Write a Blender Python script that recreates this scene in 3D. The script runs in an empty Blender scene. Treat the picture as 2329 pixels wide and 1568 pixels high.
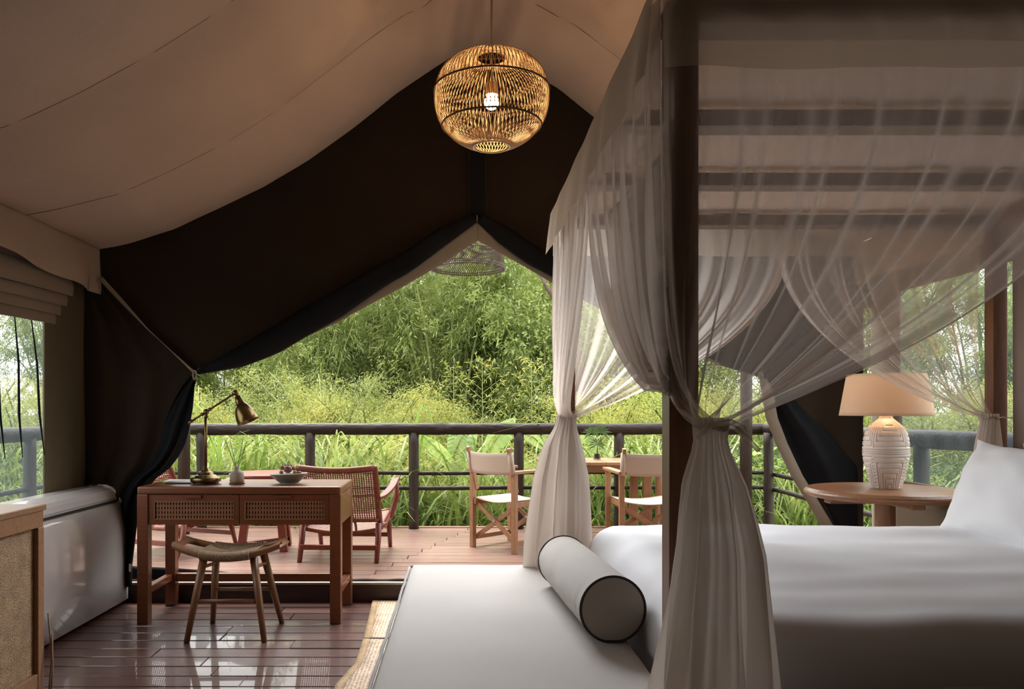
import bpy, math, random
import numpy as np
from mathutils import Vector, Matrix, noise
random.seed(7); np.random.seed(7)
R = math.radians
PI = math.pi
sc = bpy.context.scene
col = sc.collection

# ------------------------------------------------------------------ camera
F, CX, CY, EYE = 1800.0, 1050.0, 934.0, 1.2
cam = bpy.data.objects.new('camera', bpy.data.cameras.new('camera'))
col.objects.link(cam); sc.camera = cam
cam.location = (0, 0, EYE); cam.rotation_euler = (R(90), 0, 0)
cam.data.sensor_fit = 'HORIZONTAL'; cam.data.sensor_width = 36
cam.data.lens = 36 * F / 2329
cam.data.shift_x = (1164.5 - CX) / 2329
cam.data.shift_y = (CY - 784) / 2329
cam.data.clip_end = 300
cam.data.dof.use_dof = False

# ------------------------------------------------------------------ world, lights, exposure
w = bpy.data.worlds.new('overcast sky'); sc.world = w; w.use_nodes = True
nt = w.node_tree; nt.nodes.clear()
out = nt.nodes.new('ShaderNodeOutputWorld'); bg = nt.nodes.new('ShaderNodeBackground')
tc = nt.nodes.new('ShaderNodeTexCoord'); sx = nt.nodes.new('ShaderNodeSeparateXYZ')
cr = nt.nodes.new('ShaderNodeValToRGB')
cr.color_ramp.elements[0].position = 0.0; cr.color_ramp.elements[0].color = (.62, .64, .62, 1)
cr.color_ramp.elements[1].position = 1.0; cr.color_ramp.elements[1].color = (1, 1, 1, 1)
nt.links.new(tc.outputs['Generated'], sx.inputs[0]); nt.links.new(sx.outputs['Z'], cr.inputs[0])
nt.links.new(cr.outputs[0], bg.inputs[0]); bg.inputs[1].default_value = 5.0
nt.links.new(bg.outputs[0], out.inputs[0])

def light(name, kind, loc, rot, energy, color, **kw):
    d = bpy.data.lights.new(name, kind); d.energy = energy; d.color = color
    for k, v in kw.items(): setattr(d, k, v)
    o = bpy.data.objects.new(name, d); col.objects.link(o); o.location = loc; o.rotation_euler = rot
    return o
# thin high sun behind the cloud
light('sun', 'SUN', (0, 0, 10), (R(-26), R(-12), 0), 4.5, (1, .95, .82), angle=R(22))
# added fill lamp inside the opening, brightens the bed beyond the sky's own light
light('door_fill', 'AREA', (.1, 4.72, 2.06), (R(-50), 0, 0), 45, (.93, .96, 1.0), shape='RECTANGLE', size=1.5, size_y=.6, spread=R(115))
light('rear_fill', 'AREA', (-1.2, -.9, 2.3), (R(62), 0, R(-12)), 0.8, (1, .90, .82), shape='RECTANGLE', size=2.6, size_y=1.6)  # added weak fill lamp behind the camera, where the tent is closed

sc.view_settings.view_transform = 'Standard'
sc.view_settings.look = 'None'
sc.view_settings.exposure = 0.0
sc.view_settings.gamma = 1.0
sc.view_settings.use_curve_mapping = False
sc.cycles.use_denoising = True
sc.cycles.max_bounces = 8
sc.cycles.diffuse_bounces = 4
sc.cycles.glossy_bounces = 3
sc.cycles.transmission_bounces = 5
sc.cycles.transparent_max_bounces = 20
sc.cycles.sample_clamp_indirect = 6
sc.cycles.caustics_reflective = False
sc.cycles.caustics_refractive = False

# ------------------------------------------------------------------ helpers
def P(px, py, Y):                      # a point of the place, from where it is seen at depth Y
    return Vector(((px - CX) / F * Y, Y, EYE - (py - CY) / F * Y))
def PX(px, Y): return (px - CX) / F * Y

def tag(o, label=None, cat=None, group=None, kind=None):
    if label: o['label'] = label
    if cat: o['category'] = cat
    if group: o['group'] = group
    if kind: o['kind'] = kind
    return o
def empty(name, loc=(0, 0, 0), label=None, cat=None, group=None, rz=0):
    o = bpy.data.objects.new(name, None); col.objects.link(o)
    o.location = loc; o.rotation_euler = (0, 0, rz); o.empty_display_size = .1
    return tag(o, label, cat, group)
def wloc(o):
    v = Vector((0, 0, 0))
    while o is not None: v += Vector(o.location); o = o.parent
    return v
def smooth_mesh(me, on=True):
    me.polygons.foreach_set('use_smooth', [on] * len(me.polygons))

class MB:
    def __init__(s): s.v = []; s.f = []
    def add(s, vs, fs):
        n = len(s.v); s.v += [tuple(v) for v in vs]; s.f += [tuple(i + n for i in f) for f in fs]; return s
    def obox(s, c, ax, ay, az):
        c = Vector(c); ax = Vector(ax); ay = Vector(ay); az = Vector(az); vs = []
        for k in (-1, 1):
            for j in (-1, 1):
                for i in (-1, 1): vs.append(c + ax * i + ay * j + az * k)
        return s.add(vs, [(0, 2, 3, 1), (4, 5, 7, 6), (0, 1, 5, 4), (2, 6, 7, 3), (0, 4, 6, 2), (1, 3, 7, 5)])
    def box(s, x0, x1, y0, y1, z0, z1):
        return s.obox(((x0 + x1) / 2, (y0 + y1) / 2, (z0 + z1) / 2), ((x1 - x0) / 2, 0, 0), (0, (y1 - y0) / 2, 0), (0, 0, (z1 - z0) / 2))
    def bar(s, p, q, w_, h_, up=(0, 0, 1)):
        p = Vector(p); q = Vector(q); d = q - p; L = d.length; d.normalize(); up = Vector(up)
        if abs(d.dot(up)) > .95: up = Vector((0, 1, 0))
        x = d.cross(up).normalized(); y = x.cross(d).normalized()
        return s.obox((p + q) / 2, d * L / 2, x * w_ / 2, y * h_ / 2)
    def tube(s, pts, r, n=10, caps=True, closed=False, flat=1.0):
        pts = [Vector(p) for p in pts]; m = len(pts)
        rs = r if isinstance(r, (list, tuple)) else [r] * m
        t0 = (pts[1] - pts[0]).normalized()
        ref = Vector((0, 0, 1)) if abs(t0.z) < .9 else Vector((1, 0, 0))
        nx = t0.cross(ref).normalized(); vs = []
        for i, p in enumerate(pts):
            if closed: t = pts[(i + 1) % m] - pts[i - 1]
            elif i == 0: t = pts[1] - p
            elif i == m - 1: t = p - pts[-2]
            else: t = pts[i + 1] - pts[i - 1]
            t.normalize(); nx = (nx - t * nx.dot(t)).normalized(); ny = t.cross(nx)
            for k in range(n):
                a = 2 * PI * k / n
                vs.append(p + (nx * math.cos(a) + ny * math.sin(a) * flat) * rs[i])
        fs = []
        for i in range(m if closed else m - 1):
            for k in range(n):
                a = i * n + k; b = i * n + (k + 1) % n; i2 = (i + 1) % m
                fs.append((a, b, i2 * n + (k + 1) % n, i2 * n + k))
        if caps and not closed:
            fs.append(tuple(range(n))[::-1]); fs.append(tuple(range((m - 1) * n, m * n)))
        return s.add(vs, fs)
    def lathe(s, prof, c=(0, 0, 0), n=32, mat=None):
        c = Vector(c); vs = []; fs = []; m = len(prof)
        for r, z in prof:
            for k in range(n):
                a = 2 * PI * k / n; v = Vector((r * math.cos(a), r * math.sin(a), z))
                if mat is not None: v = mat @ v
                vs.append(c + v)
        for i in range(m - 1):
            for k in range(n):
                fs.append((i * n + k, i * n + (k + 1) % n, (i + 1) * n + (k + 1) % n, (i + 1) * n + k))
        if prof[0][0] > 1e-4: fs.append(tuple(range(n))[::-1])
        if prof[-1][0] > 1e-4: fs.append(tuple(range((m - 1) * n, m * n)))
        return s.add(vs, fs)
    def grid(s, fn, nu, nv):
        vs = [fn(i / nu, j / nv) for j in range(nv + 1) for i in range(nu + 1)]
        fs = [(j * (nu + 1) + i, j * (nu + 1) + i + 1, (j + 1) * (nu + 1) + i + 1, (j + 1) * (nu + 1) + i) for j in range(nv) for i in range(nu)]
        return s.add(vs, fs)
    def build(s, name, m, parent=None, smooth=False, bevel=0, solid=0, sub=0, origin=None, kind=None, label=None, autos=None):
        off = wloc(parent) if parent is not None else (Vector(origin) if origin is not None else Vector((0, 0, 0)))
        me = bpy.data.meshes.new(name)
        me.from_pydata([(x - off[0], y - off[1], z - off[2]) for x, y, z in s.v], [], s.f)
        if smooth: smooth_mesh(me)
        me.materials.append(m)
        o = bpy.data.objects.new(name, me); col.objects.link(o)
        if parent is not None: o.parent = parent
        else: o.location = off
        if solid:
            md = o.modifiers.new('thickness', 'SOLIDIFY'); md.thickness = solid; md.offset = 0
        if bevel:
            md = o.modifiers.new('bevel', 'BEVEL'); md.width = bevel; md.segments = 2; md.limit_method = 'ANGLE'; md.angle_limit = R(40)
        if sub:
            md = o.modifiers.new('subdiv', 'SUBSURF'); md.levels = sub; md.render_levels = sub
        if kind: o['kind'] = kind
        if label: o['label'] = label
        return o

def copy_tree(o, parent=None):
    c = o.copy(); col.objects.link(c); c.parent = parent
    for ch in list(o.children): copy_tree(ch, c)
    return c

def lerp_pts(pts, x):
    if x <= pts[0][0]: return pts[0][1]
    for (a, b), (c, d) in zip(pts, pts[1:]):
        if x <= c: return b + (d - b) * (x - a) / (c - a)
    return pts[-1][1]
def cspline(pts, n):                    # catmull-rom through 2d/3d points
    pts = [Vector(p) for p in pts]; o = []
    e = [pts[0] * 2 - pts[1]] + pts + [pts[-1] * 2 - pts[-2]]
    for i in range(1, len(e) - 2):
        for k in range(n):
            t = k / n; a, b, c, d = e[i - 1:i + 3]
            o.append(.5 * ((2 * b) + (c - a) * t + (2 * a - 5 * b + 4 * c - d) * t * t + (3 * b - 3 * c + d - a) * t ** 3))
    o.append(pts[-1]); return o
def nz(x, y=0, z=0): return noise.noise(Vector((x, y, z)))

# ------------------------------------------------------------------ materials
def base(name):
    m = bpy.data.materials.new(name); m.use_nodes = True
    n = m.node_tree; b = n.nodes['Principled BSDF']; return m, n, b
def N(n, t, **kw):
    x = n.nodes.new(t)
    for k, v in kw.items(): setattr(x, k, v)
    return x
def varied(n, color, amt, scale, stretch=(1, 1, 1), rand=0, detail=4):
    """colour varied by stretched noise and, per object, by a random value"""
    t = N(n, 'ShaderNodeTexCoord'); mp = N(n, 'ShaderNodeMapping'); mp.inputs['Scale'].default_value = stretch
    ns = N(n, 'ShaderNodeTexNoise'); ns.inputs['Scale'].default_value = scale; ns.inputs['Detail'].default_value = detail
    n.links.new(t.outputs['Object'], mp.inputs[0]); n.links.new(mp.outputs[0], ns.inputs[0])
    mr = N(n, 'ShaderNodeMapRange'); mr.inputs[3].default_value = 1 - amt; mr.inputs[4].default_value = 1 + amt
    mr.inputs[1].default_value = .3; mr.inputs[2].default_value = .7
    n.links.new(ns.outputs[0], mr.inputs[0])
    fac = mr.outputs[0]
    if rand:
        oi = N(n, 'ShaderNodeObjectInfo'); m2 = N(n, 'ShaderNodeMapRange'); m2.inputs[3].default_value = 1 - rand; m2.inputs[4].default_value = 1 + rand
        n.links.new(oi.outputs['Random'], m2.inputs[0]); mu = N(n, 'ShaderNodeMath', operation='MULTIPLY')
        n.links.new(fac, mu.inputs[0]); n.links.new(m2.outputs[0], mu.inputs[1]); fac = mu.outputs[0]
    vm = N(n, 'ShaderNodeVectorMath', operation='SCALE'); vm.inputs[0].default_value = color[:3]
    n.links.new(fac, vm.inputs['Scale'])
    return vm.outputs[0], ns.outputs[0], t
def plain(name, color, rough=.5, metal=0, amt=.08, scale=8, stretch=(1, 1, 1), rand=0, bump=0, bscale=None, spec=.5, coat=0):
    m, n, b = base(name)
    c, f, t = varied(n, color, amt, scale, stretch, rand)
    n.links.new(c, b.inputs['Base Color']); b.inputs['Roughness'].default_value = rough; b.inputs['Metallic'].default_value = metal
    b.inputs['Specular IOR Level'].default_value = spec; b.inputs['Coat Weight'].default_value = coat
    if bump:
        bp = N(n, 'ShaderNodeBump'); bp.inputs['Strength'].default_value = bump; bp.inputs['Distance'].default_value = .01
        if bscale:
            n2 = N(n, 'ShaderNodeTexNoise'); n2.inputs['Scale'].default_value = bscale; n.links.new(t.outputs['Object'], n2.inputs[0]); n.links.new(n2.outputs[0], bp.inputs['Height'])
        else: n.links.new(f, bp.inputs['Height'])
        n.links.new(bp.outputs[0], b.inputs['Normal'])
    return m
def fabric(name, color, amt=.05, weave=260, trans=0, rough=.9, bump=.25, wrinkle=0):
    m, n, b = base(name)
    c, f, t = varied(n, color, amt, 3)
    n.links.new(c, b.inputs['Base Color']); b.inputs['Roughness'].default_value = rough
    b.inputs['Specular IOR Level'].default_value = .2; b.inputs['Sheen Weight'].default_value = .15
    ck = N(n, 'ShaderNodeTexNoise'); ck.inputs['Scale'].default_value = weave; n.links.new(t.outputs['Object'], ck.inputs[0])
    bp = N(n, 'ShaderNodeBump'); bp.inputs['Strength'].default_value = bump; bp.inputs['Distance'].default_value = .003
    n.links.new(ck.outputs[0], bp.inputs['Height'])
    if wrinkle:
        wn = N(n, 'ShaderNodeTexNoise'); wn.inputs['Scale'].default_value = 2.2; wn.inputs['Detail'].default_value = 3; wn.inputs['Distortion'].default_value = 1.2
        n.links.new(t.outputs['Object'], wn.inputs[0]); b2 = N(n, 'ShaderNodeBump'); b2.inputs['Strength'].default_value = wrinkle; b2.inputs['Distance'].default_value = .05
        n.links.new(wn.outputs[0], b2.inputs['Height']); n.links.new(bp.outputs[0], b2.inputs['Normal']); bp = b2
    n.links.new(bp.outputs[0], b.inputs['Normal'])
    if trans:
        o = n.nodes['Material Output']; mx = N(n, 'ShaderNodeMixShader'); tr = N(n, 'ShaderNodeBsdfTranslucent')
        n.links.new(c, tr.inputs[0]); mx.inputs[0].default_value = trans
        n.links.new(b.outputs[0], mx.inputs[1]); n.links.new(tr.outputs[0], mx.inputs[2]); n.links.new(mx.outputs[0], o.inputs[0])
    return m
def sheer(name, color, face, edge, scale=3):
    """gauze: threads cover part of the area, more when seen along the cloth"""
    m, n, b = base(name); n.nodes.remove(b); o = n.nodes['Material Output']
    c, f, t = varied(n, color, .06, scale)
    d = N(n, 'ShaderNodeBsdfDiffuse'); tl = N(n, 'ShaderNodeBsdfTranslucent'); tp = N(n, 'ShaderNodeBsdfTransparent')
    n.links.new(c, d.inputs[0]); n.links.new(c, tl.inputs[0])
    a = N(n, 'ShaderNodeMixShader'); a.inputs[0].default_value = .5; n.links.new(d.outputs[0], a.inputs[1]); n.links.new(tl.outputs[0], a.inputs[2])
    lw = N(n, 'ShaderNodeLayerWeight'); lw.inputs[0].default_value = .5
    mr = N(n, 'ShaderNodeMapRange'); mr.inputs[1].default_value = .0; mr.inputs[2].default_value = .85; mr.inputs[3].default_value = face; mr.inputs[4].default_value = edge
    n.links.new(lw.outputs['Facing'], mr.inputs[0])
    x = N(n, 'ShaderNodeMixShader'); n.links.new(mr.outputs[0], x.inputs[0]); n.links.new(tp.outputs[0], x.inputs[1]); n.links.new(a.outputs[0], x.inputs[2])
    n.links.new(x.outputs[0], o.inputs[0]); return m
def leafmat(name, c1, c2, trans=.4, scale=.8):
    m, n, b = base(name); n.nodes.remove(b); o = n.nodes['Material Output']
    t = N(n, 'ShaderNodeTexCoord'); ns = N(n, 'ShaderNodeTexNoise'); ns.inputs['Scale'].default_value = scale; ns.inputs['Detail'].default_value = 6
    n.links.new(t.outputs['Object'], ns.inputs[0])
    cr = N(n, 'ShaderNodeValToRGB'); cr.color_ramp.elements[0].position = .35; cr.color_ramp.elements[1].position = .65
    cr.color_ramp.elements[0].color = (*c1, 1); cr.color_ramp.elements[1].color = (*c2, 1); n.links.new(ns.outputs[0], cr.inputs[0])
    oi = N(n, 'ShaderNodeObjectInfo'); mr = N(n, 'ShaderNodeMapRange'); mr.inputs[3].default_value = .8; mr.inputs[4].default_value = 1.2
    n.links.new(oi.outputs['Random'], mr.inputs[0]); vm = N(n, 'ShaderNodeVectorMath', operation='SCALE'); n.links.new(cr.outputs[0], vm.inputs[0]); n.links.new(mr.outputs[0], vm.inputs['Scale'])
    d = N(n, 'ShaderNodeBsdfDiffuse'); tl = N(n, 'ShaderNodeBsdfTranslucent'); g = N(n, 'ShaderNodeBsdfGlossy'); g.inputs['Roughness'].default_value = .45
    g.inputs[0].default_value = (.9, .95, .85, 1)
    n.links.new(vm.outputs[0], d.inputs[0]); n.links.new(vm.outputs[0], tl.inputs[0])
    a = N(n, 'ShaderNodeMixShader'); a.inputs[0].default_value = trans; n.links.new(d.outputs[0], a.inputs[1]); n.links.new(tl.outputs[0], a.inputs[2])
    x = N(n, 'ShaderNodeMixShader'); x.inputs[0].default_value = .055; n.links.new(a.outputs[0], x.inputs[1]); n.links.new(g.outputs[0], x.inputs[2])
    n.links.new(x.outputs[0], o.inputs[0]); return m
def glow(name, color, strength):
    m, n, b = base(name); b.inputs['Base Color'].default_value = (*color, 1)
    b.inputs['Emission Color'].default_value = (*color, 1); b.inputs['Emission Strength'].default_value = strength; return m
def glass(name, color=(1, 1, 1)):
    m, n, b = base(name); b.inputs['Transmission Weight'].default_value = 1; b.inputs['Roughness'].default_value = .02
    b.inputs['Base Color'].default_value = (*color, 1); b.inputs['IOR'].default_value = 1.3; return m
def woven(name, c1, c2, scale, rough=.75, bump=.6, sx=1, sy=1, sz=1):
    m, n, b = base(name)
    t = N(n, 'ShaderNodeTexCoord'); mp = N(n, 'ShaderNodeMapping'); mp.inputs['Scale'].default_value = (sx, sy, sz); n.links.new(t.outputs['Object'], mp.inputs[0])
    ck = N(n, 'ShaderNodeTexVoronoi'); ck.inputs['Scale'].default_value = scale; ck.inputs['Randomness'].default_value = .35; n.links.new(mp.outputs[0], ck.inputs[0])
    ns = N(n, 'ShaderNodeTexNoise'); ns.inputs['Scale'].default_value = scale * .12; ns.inputs['Detail'].default_value = 5; n.links.new(mp.outputs[0], ns.inputs[0])
    cr = N(n, 'ShaderNodeValToRGB'); cr.color_ramp.elements[0].position = .25; cr.color_ramp.elements[1].position = .62
    cr.color_ramp.elements[0].color = (*c1, 1); cr.color_ramp.elements[1].color = (*c2, 1); n.links.new(ck.outputs['Distance'], cr.inputs[0])
    vm = N(n, 'ShaderNodeVectorMath', operation='SCALE'); mr = N(n, 'ShaderNodeMapRange'); mr.inputs[1].default_value = .3; mr.inputs[2].default_value = .7; mr.inputs[3].default_value = .8; mr.inputs[4].default_value = 1.25
    n.links.new(ns.outputs[0], mr.inputs[0]); n.links.new(cr.outputs[0], vm.inputs[0]); n.links.new(mr.outputs[0], vm.inputs['Scale'])
    n.links.new(vm.outputs[0], b.inputs['Base Color']); b.inputs['Roughness'].default_value = rough
    bp = N(n, 'ShaderNodeBump'); bp.invert = True; bp.inputs['Strength'].default_value = bump; bp.inputs['Distance'].default_value = .004
    n.links.new(ck.outputs['Distance'], bp.inputs['Height']); n.links.new(bp.outputs[0], b.inputs['Normal']); return m

M = {}
M['plank'] = plain('dark red floorboards', (.115, .055, .045), .30, amt=.30, scale=5, stretch=(1.2, 14, 14), rand=.35, bump=.12, spec=.9, coat=.5)
M['deckplank'] = plain('wet red deck boards', (.27, .15, .12), .36, amt=.22, scale=4, stretch=(1.2, 14, 14), rand=.18, bump=.12, spec=.6, coat=.12)
M['gap'] = plain('dark gap', (.015, .01, .008), .9)
M['liner'] = fabric('taupe roof liner', (.52, .405, .33), .04, 200, 0, wrinkle=.25)
M['canvas_dark'] = fabric('dark brown canvas', (.024, .014, .0075), .15, 160, 0, wrinkle=.3)
M['canvas_olive'] = fabric('olive canvas', (.12, .092, .05), .06, 200, .02, wrinkle=.2)
M['canvas_cream'] = fabric('khaki lining canvas', (.22, .18, .13), .05, 200, 0, wrinkle=.2)
M['trim_beige'] = fabric('beige trim canvas', (.30, .25, .19), .05, 200, 0)
M['blackmesh'] = plain('black rolled mesh', (.006, .007, .009), .7, amt=.3, scale=6, bump=.2, spec=.15)
M['seam'] = plain('seam', (.15, .11, .085), .9)
M['blind'] = fabric('taupe blind cloth', (.24, .185, .14), .05, 200)
M['valance'] = fabric('taupe valance', (.40, .31, .25), .04, 200)
M['gauze_window'] = sheer('window mesh', (.20, .25, .28), .16, .42)
M['net'] = sheer('mosquito net', (.84, .75, .68), .25, .92)
M['net_dense'] = sheer('doubled mosquito net', (.62, .53, .43), .46, .95)
M['net_skirt'] = sheer('gathered mosquito net', (.80, .73, .67), .86, 1.0)
M['bedpost'] = plain('bed frame wood', (.20, .09, .045), .45, amt=.2, scale=6, stretch=(8, 8, 1), bump=.05)
M['slat'] = plain('canopy slat wood', (.15, .095, .065), .6, amt=.15, scale=6, stretch=(1, 8, 8))
M['teak'] = plain('teak', (.27, .14, .072), .34, amt=.15, scale=5, stretch=(1.5, 12, 12), bump=.04)
M['teak_v'] = plain('teak upright', (.30, .145, .07), .42, amt=.15, scale=5, stretch=(12, 12, 1.5), bump=.04)
M['deskwood'] = plain('desk wood', (.15, .047, .017), .32, amt=.14, scale=5, stretch=(1.5, 14, 14), bump=.03, coat=.12)
M['palewood'] = plain('pale teak', (.35, .185, .095), .42, amt=.14, scale=6, stretch=(6, 6, 6), bump=.03)
M['stoolwood'] = plain('stool wood', (.20, .094, .04), .42, amt=.15, scale=6, stretch=(10, 10, 2), bump=.03)
M['redwood'] = plain('red stained wood', (.175, .036, .019), .38, amt=.15, scale=6, stretch=(6, 6, 6), bump=.03)
M['cane'] = plain('red brown cane', (.22, .07, .035), .5, amt=.25, scale=40)
M['cane_drawer'] = plain('brown cane webbing', (.24, .10, .045), .5, amt=.1, scale=40)
M['logdark'] = plain('dark weathered log', (.019, .011, .008), .5, amt=.45, scale=4, stretch=(3, 12, 12), bump=.7, spec=.3)
M['logpost'] = plain('dark weathered post', (.026, .015, .009), .6, amt=.45, scale=5, stretch=(12, 12, 1.5), bump=.5)
M['rope'] = plain('paper cord', (.28, .19, .115), .75, amt=.2, scale=60)
M['cane_cab'] = woven('woven rattan cloth', (.44, .29, .16), (.10, .055, .025), 150)
M['plastic'] = plain('white plastic', (.62, .585, .57), .16, amt=.01, scale=2, spec=.6, coat=.4)
M['black'] = plain('black', (.012, .012, .012), .4)
M['linen'] = fabric('grey linen', (.45, .42, .39), .03, 300, 0)
M['piping'] = plain('dark brown piping', (.035, .02, .016), .8)
M['graypipe'] = plain('grey piping', (.28, .27, .26), .8)
M['bolster_end'] = fabric('grey bolster cloth', (.36, .31, .265), .04, 300)
M['bolster'] = fabric('light grey bolster cloth', (.46, .43, .395), .04, 300, wrinkle=.1)
M['sheet'] = fabric('white cotton', (.76, .76, .785), .01, 500, .04, rough=.65, bump=.06)
M['brass'] = plain('antique brass', (.20, .14, .06), .3, 1, amt=.12, scale=30)
M['darkbrass'] = plain('dark brass', (.20, .13, .06), .35, 1, amt=.15, scale=30)
M['ceramic'] = plain('white carved ceramic', (.74, .67, .62), .35, amt=.05, scale=10)
M['stoneware'] = plain('beige stoneware', (.29, .24, .185), .55, amt=.08, scale=20)
M['bowl'] = plain('grey stoneware bowl', (.22, .215, .175), .4, amt=.15, scale=12, stretch=(1, 1, 8))
M['shade'] = fabric('cream lamp shade', (.80, .70, .58), .02, 300, .5)
M['rattan'] = plain('honey rattan', (.66, .44, .24), .5, amt=.15, scale=20)
M['rattan_dark'] = plain('brown rattan', (.075, .042, .024), .6, amt=.2, scale=20)
M['cord'] = plain('cord', (.42, .32, .22), .7)
M['bulb'] = glow('lit bulb', (1, .70, .38), 260)
M['bulb2'] = glow('lit lamp bulb', (1, .56, .26), 105)
M['canvas_white'] = fabric('natural canvas', (.62, .52, .42), .03, 260, .12)
M['linenpanel'] = fabric('warm grey linen panel', (.42, .345, .30), .04, 300)
M['seagrass'] = woven('woven seagrass', (.62, .49, .37), (.24, .15, .09), 60, sx=1, sy=2.0)
M['seagrass_edge'] = woven('seagrass border', (.40, .27, .14), (.20, .12, .06), 120)
M['metal'] = plain('dull steel', (.5, .48, .46), .3, 1)
M['threshold'] = plain('pale threshold', (.38, .34, .30), .35, .3, amt=.1)
M['riser'] = plain('dark red brown step', (.035, .014, .012), .5, amt=.5, scale=5, stretch=(1, 6, 6))
M['glass'] = glass('clear glass', (.95, 1, .97))
M['water'] = glass('water', (.9, 1, .9))
M['ground'] = plain('soil with weeds', (.05, .065, .02), .9, amt=.5, scale=2)
M['fruit_purple'] = plain('purple mangosteen skin', (.16, .045, .05), .35, amt=.2, scale=20)
M['fruit_brown'] = plain('brown longan skin', (.20, .12, .05), .55, amt=.2, scale=40)
M['leather'] = plain('leather strap', (.14, .09, .05), .6)
G1 = leafmat('bamboo green', (.115, .17, .03), (.35, .41, .105))
G2 = leafmat('bamboo yellow green', (.17, .23, .04), (.42, .45, .12))
G3 = leafmat('shrub yellow green', (.20, .25, .035), (.50, .47, .11))
G4 = leafmat('reed green', (.075, .135, .02), (.36, .43, .12), scale=2)
G8 = leafmat('tall reed leaf', (.16, .30, .03), (.34, .50, .08), scale=3)
G5 = leafmat('banana leaf', (.20, .34, .06), (.46, .52, .20), .5, scale=3)
G6 = leafmat('deep green', (.035, .075, .018), (.09, .15, .035))
G7 = leafmat('palm leaf', (.04, .10, .02), (.08, .17, .03), .3, scale=4)
M['culm'] = plain('bamboo culm', (.20, .22, .07), .6, amt=.3, scale=5)
M['bark'] = plain('bark', (.12, .085, .06), .9, amt=.4, scale=8)

# ================================================================== SETTING
# ---- floor boards inside
fb = MB(); fb.box(-2.5, 2.7, -1.3, 4.96, -.06, -.022)
floor = fb.build('floor', M['gap'], kind='structure')
def planks(parent, x0, x1, y0, y1, ztop, pitch, mat_, seed, cuts):
    rnd = random.Random(seed); y = y0; k = 0; cache = {}
    while y < y1 - .02:
        ye = min(y + pitch, y1); xs = [x0]
        c = cuts(k, rnd)
        xs += [v for v in c if x0 + .3 < v < x1 - .3]; xs.append(x1)
        for a, b in zip(xs, xs[1:]):
            L = b - a - .004; W = ye - y - .0095
            key = (round(L, 2), round(W, 3))
            if key not in cache:
                m_ = MB(); h = .022
                L2 = key[0] / 2; W2 = key[1] / 2; e = .003
                m_.add([(-L2, -W2, -h), (L2, -W2, -h), (L2, W2, -h), (-L2, W2, -h), (-L2, -W2, -e), (L2, -W2, -e), (L2, W2, -e), (-L2, W2, -e),
                        (-L2 + e, -W2 + e, 0), (L2 - e, -W2 + e, 0), (L2 - e, W2 - e, 0), (-L2 + e, W2 - e, 0)],
                       [(0, 1, 5, 4), (1, 2, 6, 5), (2, 3, 7, 6), (3, 0, 4, 7), (4, 5, 9, 8), (5, 6, 10, 9), (6, 7, 11, 10), (7, 4, 8, 11), (8, 9, 10, 11)])
                me = bpy.data.meshes.new('plank'); me.from_pydata([Vector(v) for v in m_.v], [], m_.f); me.materials.append(mat_); cache[key] = me
            o = bpy.data.objects.new('plank', cache[key]); col.objects.link(o); o.parent = parent
            o.location = ((a + b) / 2, (y + ye) / 2, ztop + rnd.uniform(-.0012, .0012))
            o.rotation_euler = (rnd.uniform(-.004, .004), 0, 0)
        y = ye; k += 1
planks(floor, -2.45, 2.65, -1.25, 4.95, 0.0, .1378, M['plank'], 3, lambda k, r: sorted([[-1.35, .8], [-1.6, 1.9], [-.95, 1.2], [-1.15, .4]][k % 4][i] + r.uniform(-.15, .15) for i in range(2)))

# ---- veranda deck outside, a step up
DZ = .122
db = MB(); db.box(-3.25, 2.9, 5.02, 7.32, DZ - .10, DZ - .022)
db.box(-3.25, -2.45, 2.2, 5.02, DZ - .10, DZ - .022); db.box(2.7, 2.9, 3.0, 5.02, DZ - .10, DZ - .022)
deck = db.build('deck', M['gap'], kind='structure')
planks(deck, -3.25, 2.9, 5.05, 7.26, DZ, .1378, M['deckplank'], 5, lambda k, r: sorted([-.62 + k * .045, 1.75 - k * .02] if k % 2 else [-.60 + k * .045]))
MB().box(-3.25, 2.9, 7.265, 7.34, DZ - .12, DZ + .006).build('edge_board', M['deckplank'], deck)
# ---- the step and its threshold
st = MB(); st.box(-2.42, 2.62, 4.955, 5.05, -.02, DZ - .012)
sill = st.build('trim_1', M['riser'], kind='structure', bevel=.003)
MB().box(-2.42, 2.62, 4.945, 4.985, DZ - .012, DZ + .002).build('threshold', M['threshold'], sill, bevel=.002)
def bead(u, v):
    x = -1.9 + u * 4.3; a = v * PI
    h = .012 + .006 * nz(x * 9, 3)
    return (x, 5.0 + .02 * math.cos(a) + .004 * nz(x * 7), DZ + .001 + h * math.sin(a))
MB().grid(bead, 220, 6).build('draught_strip', M['blackmesh'], sill, smooth=True)

# ---- ground outside
gm = MB()
def gfn(u, v):
    x = -45 + 90 * u; y = -6 + 75 * v
    return (x, y, -.75 + .25 * nz(x * .3, y * .3) + max(0, (y - 30)) * .04)
gm.grid(gfn, 60, 50); gm.build('ground', M['ground'], kind='structure', smooth=True)

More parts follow.
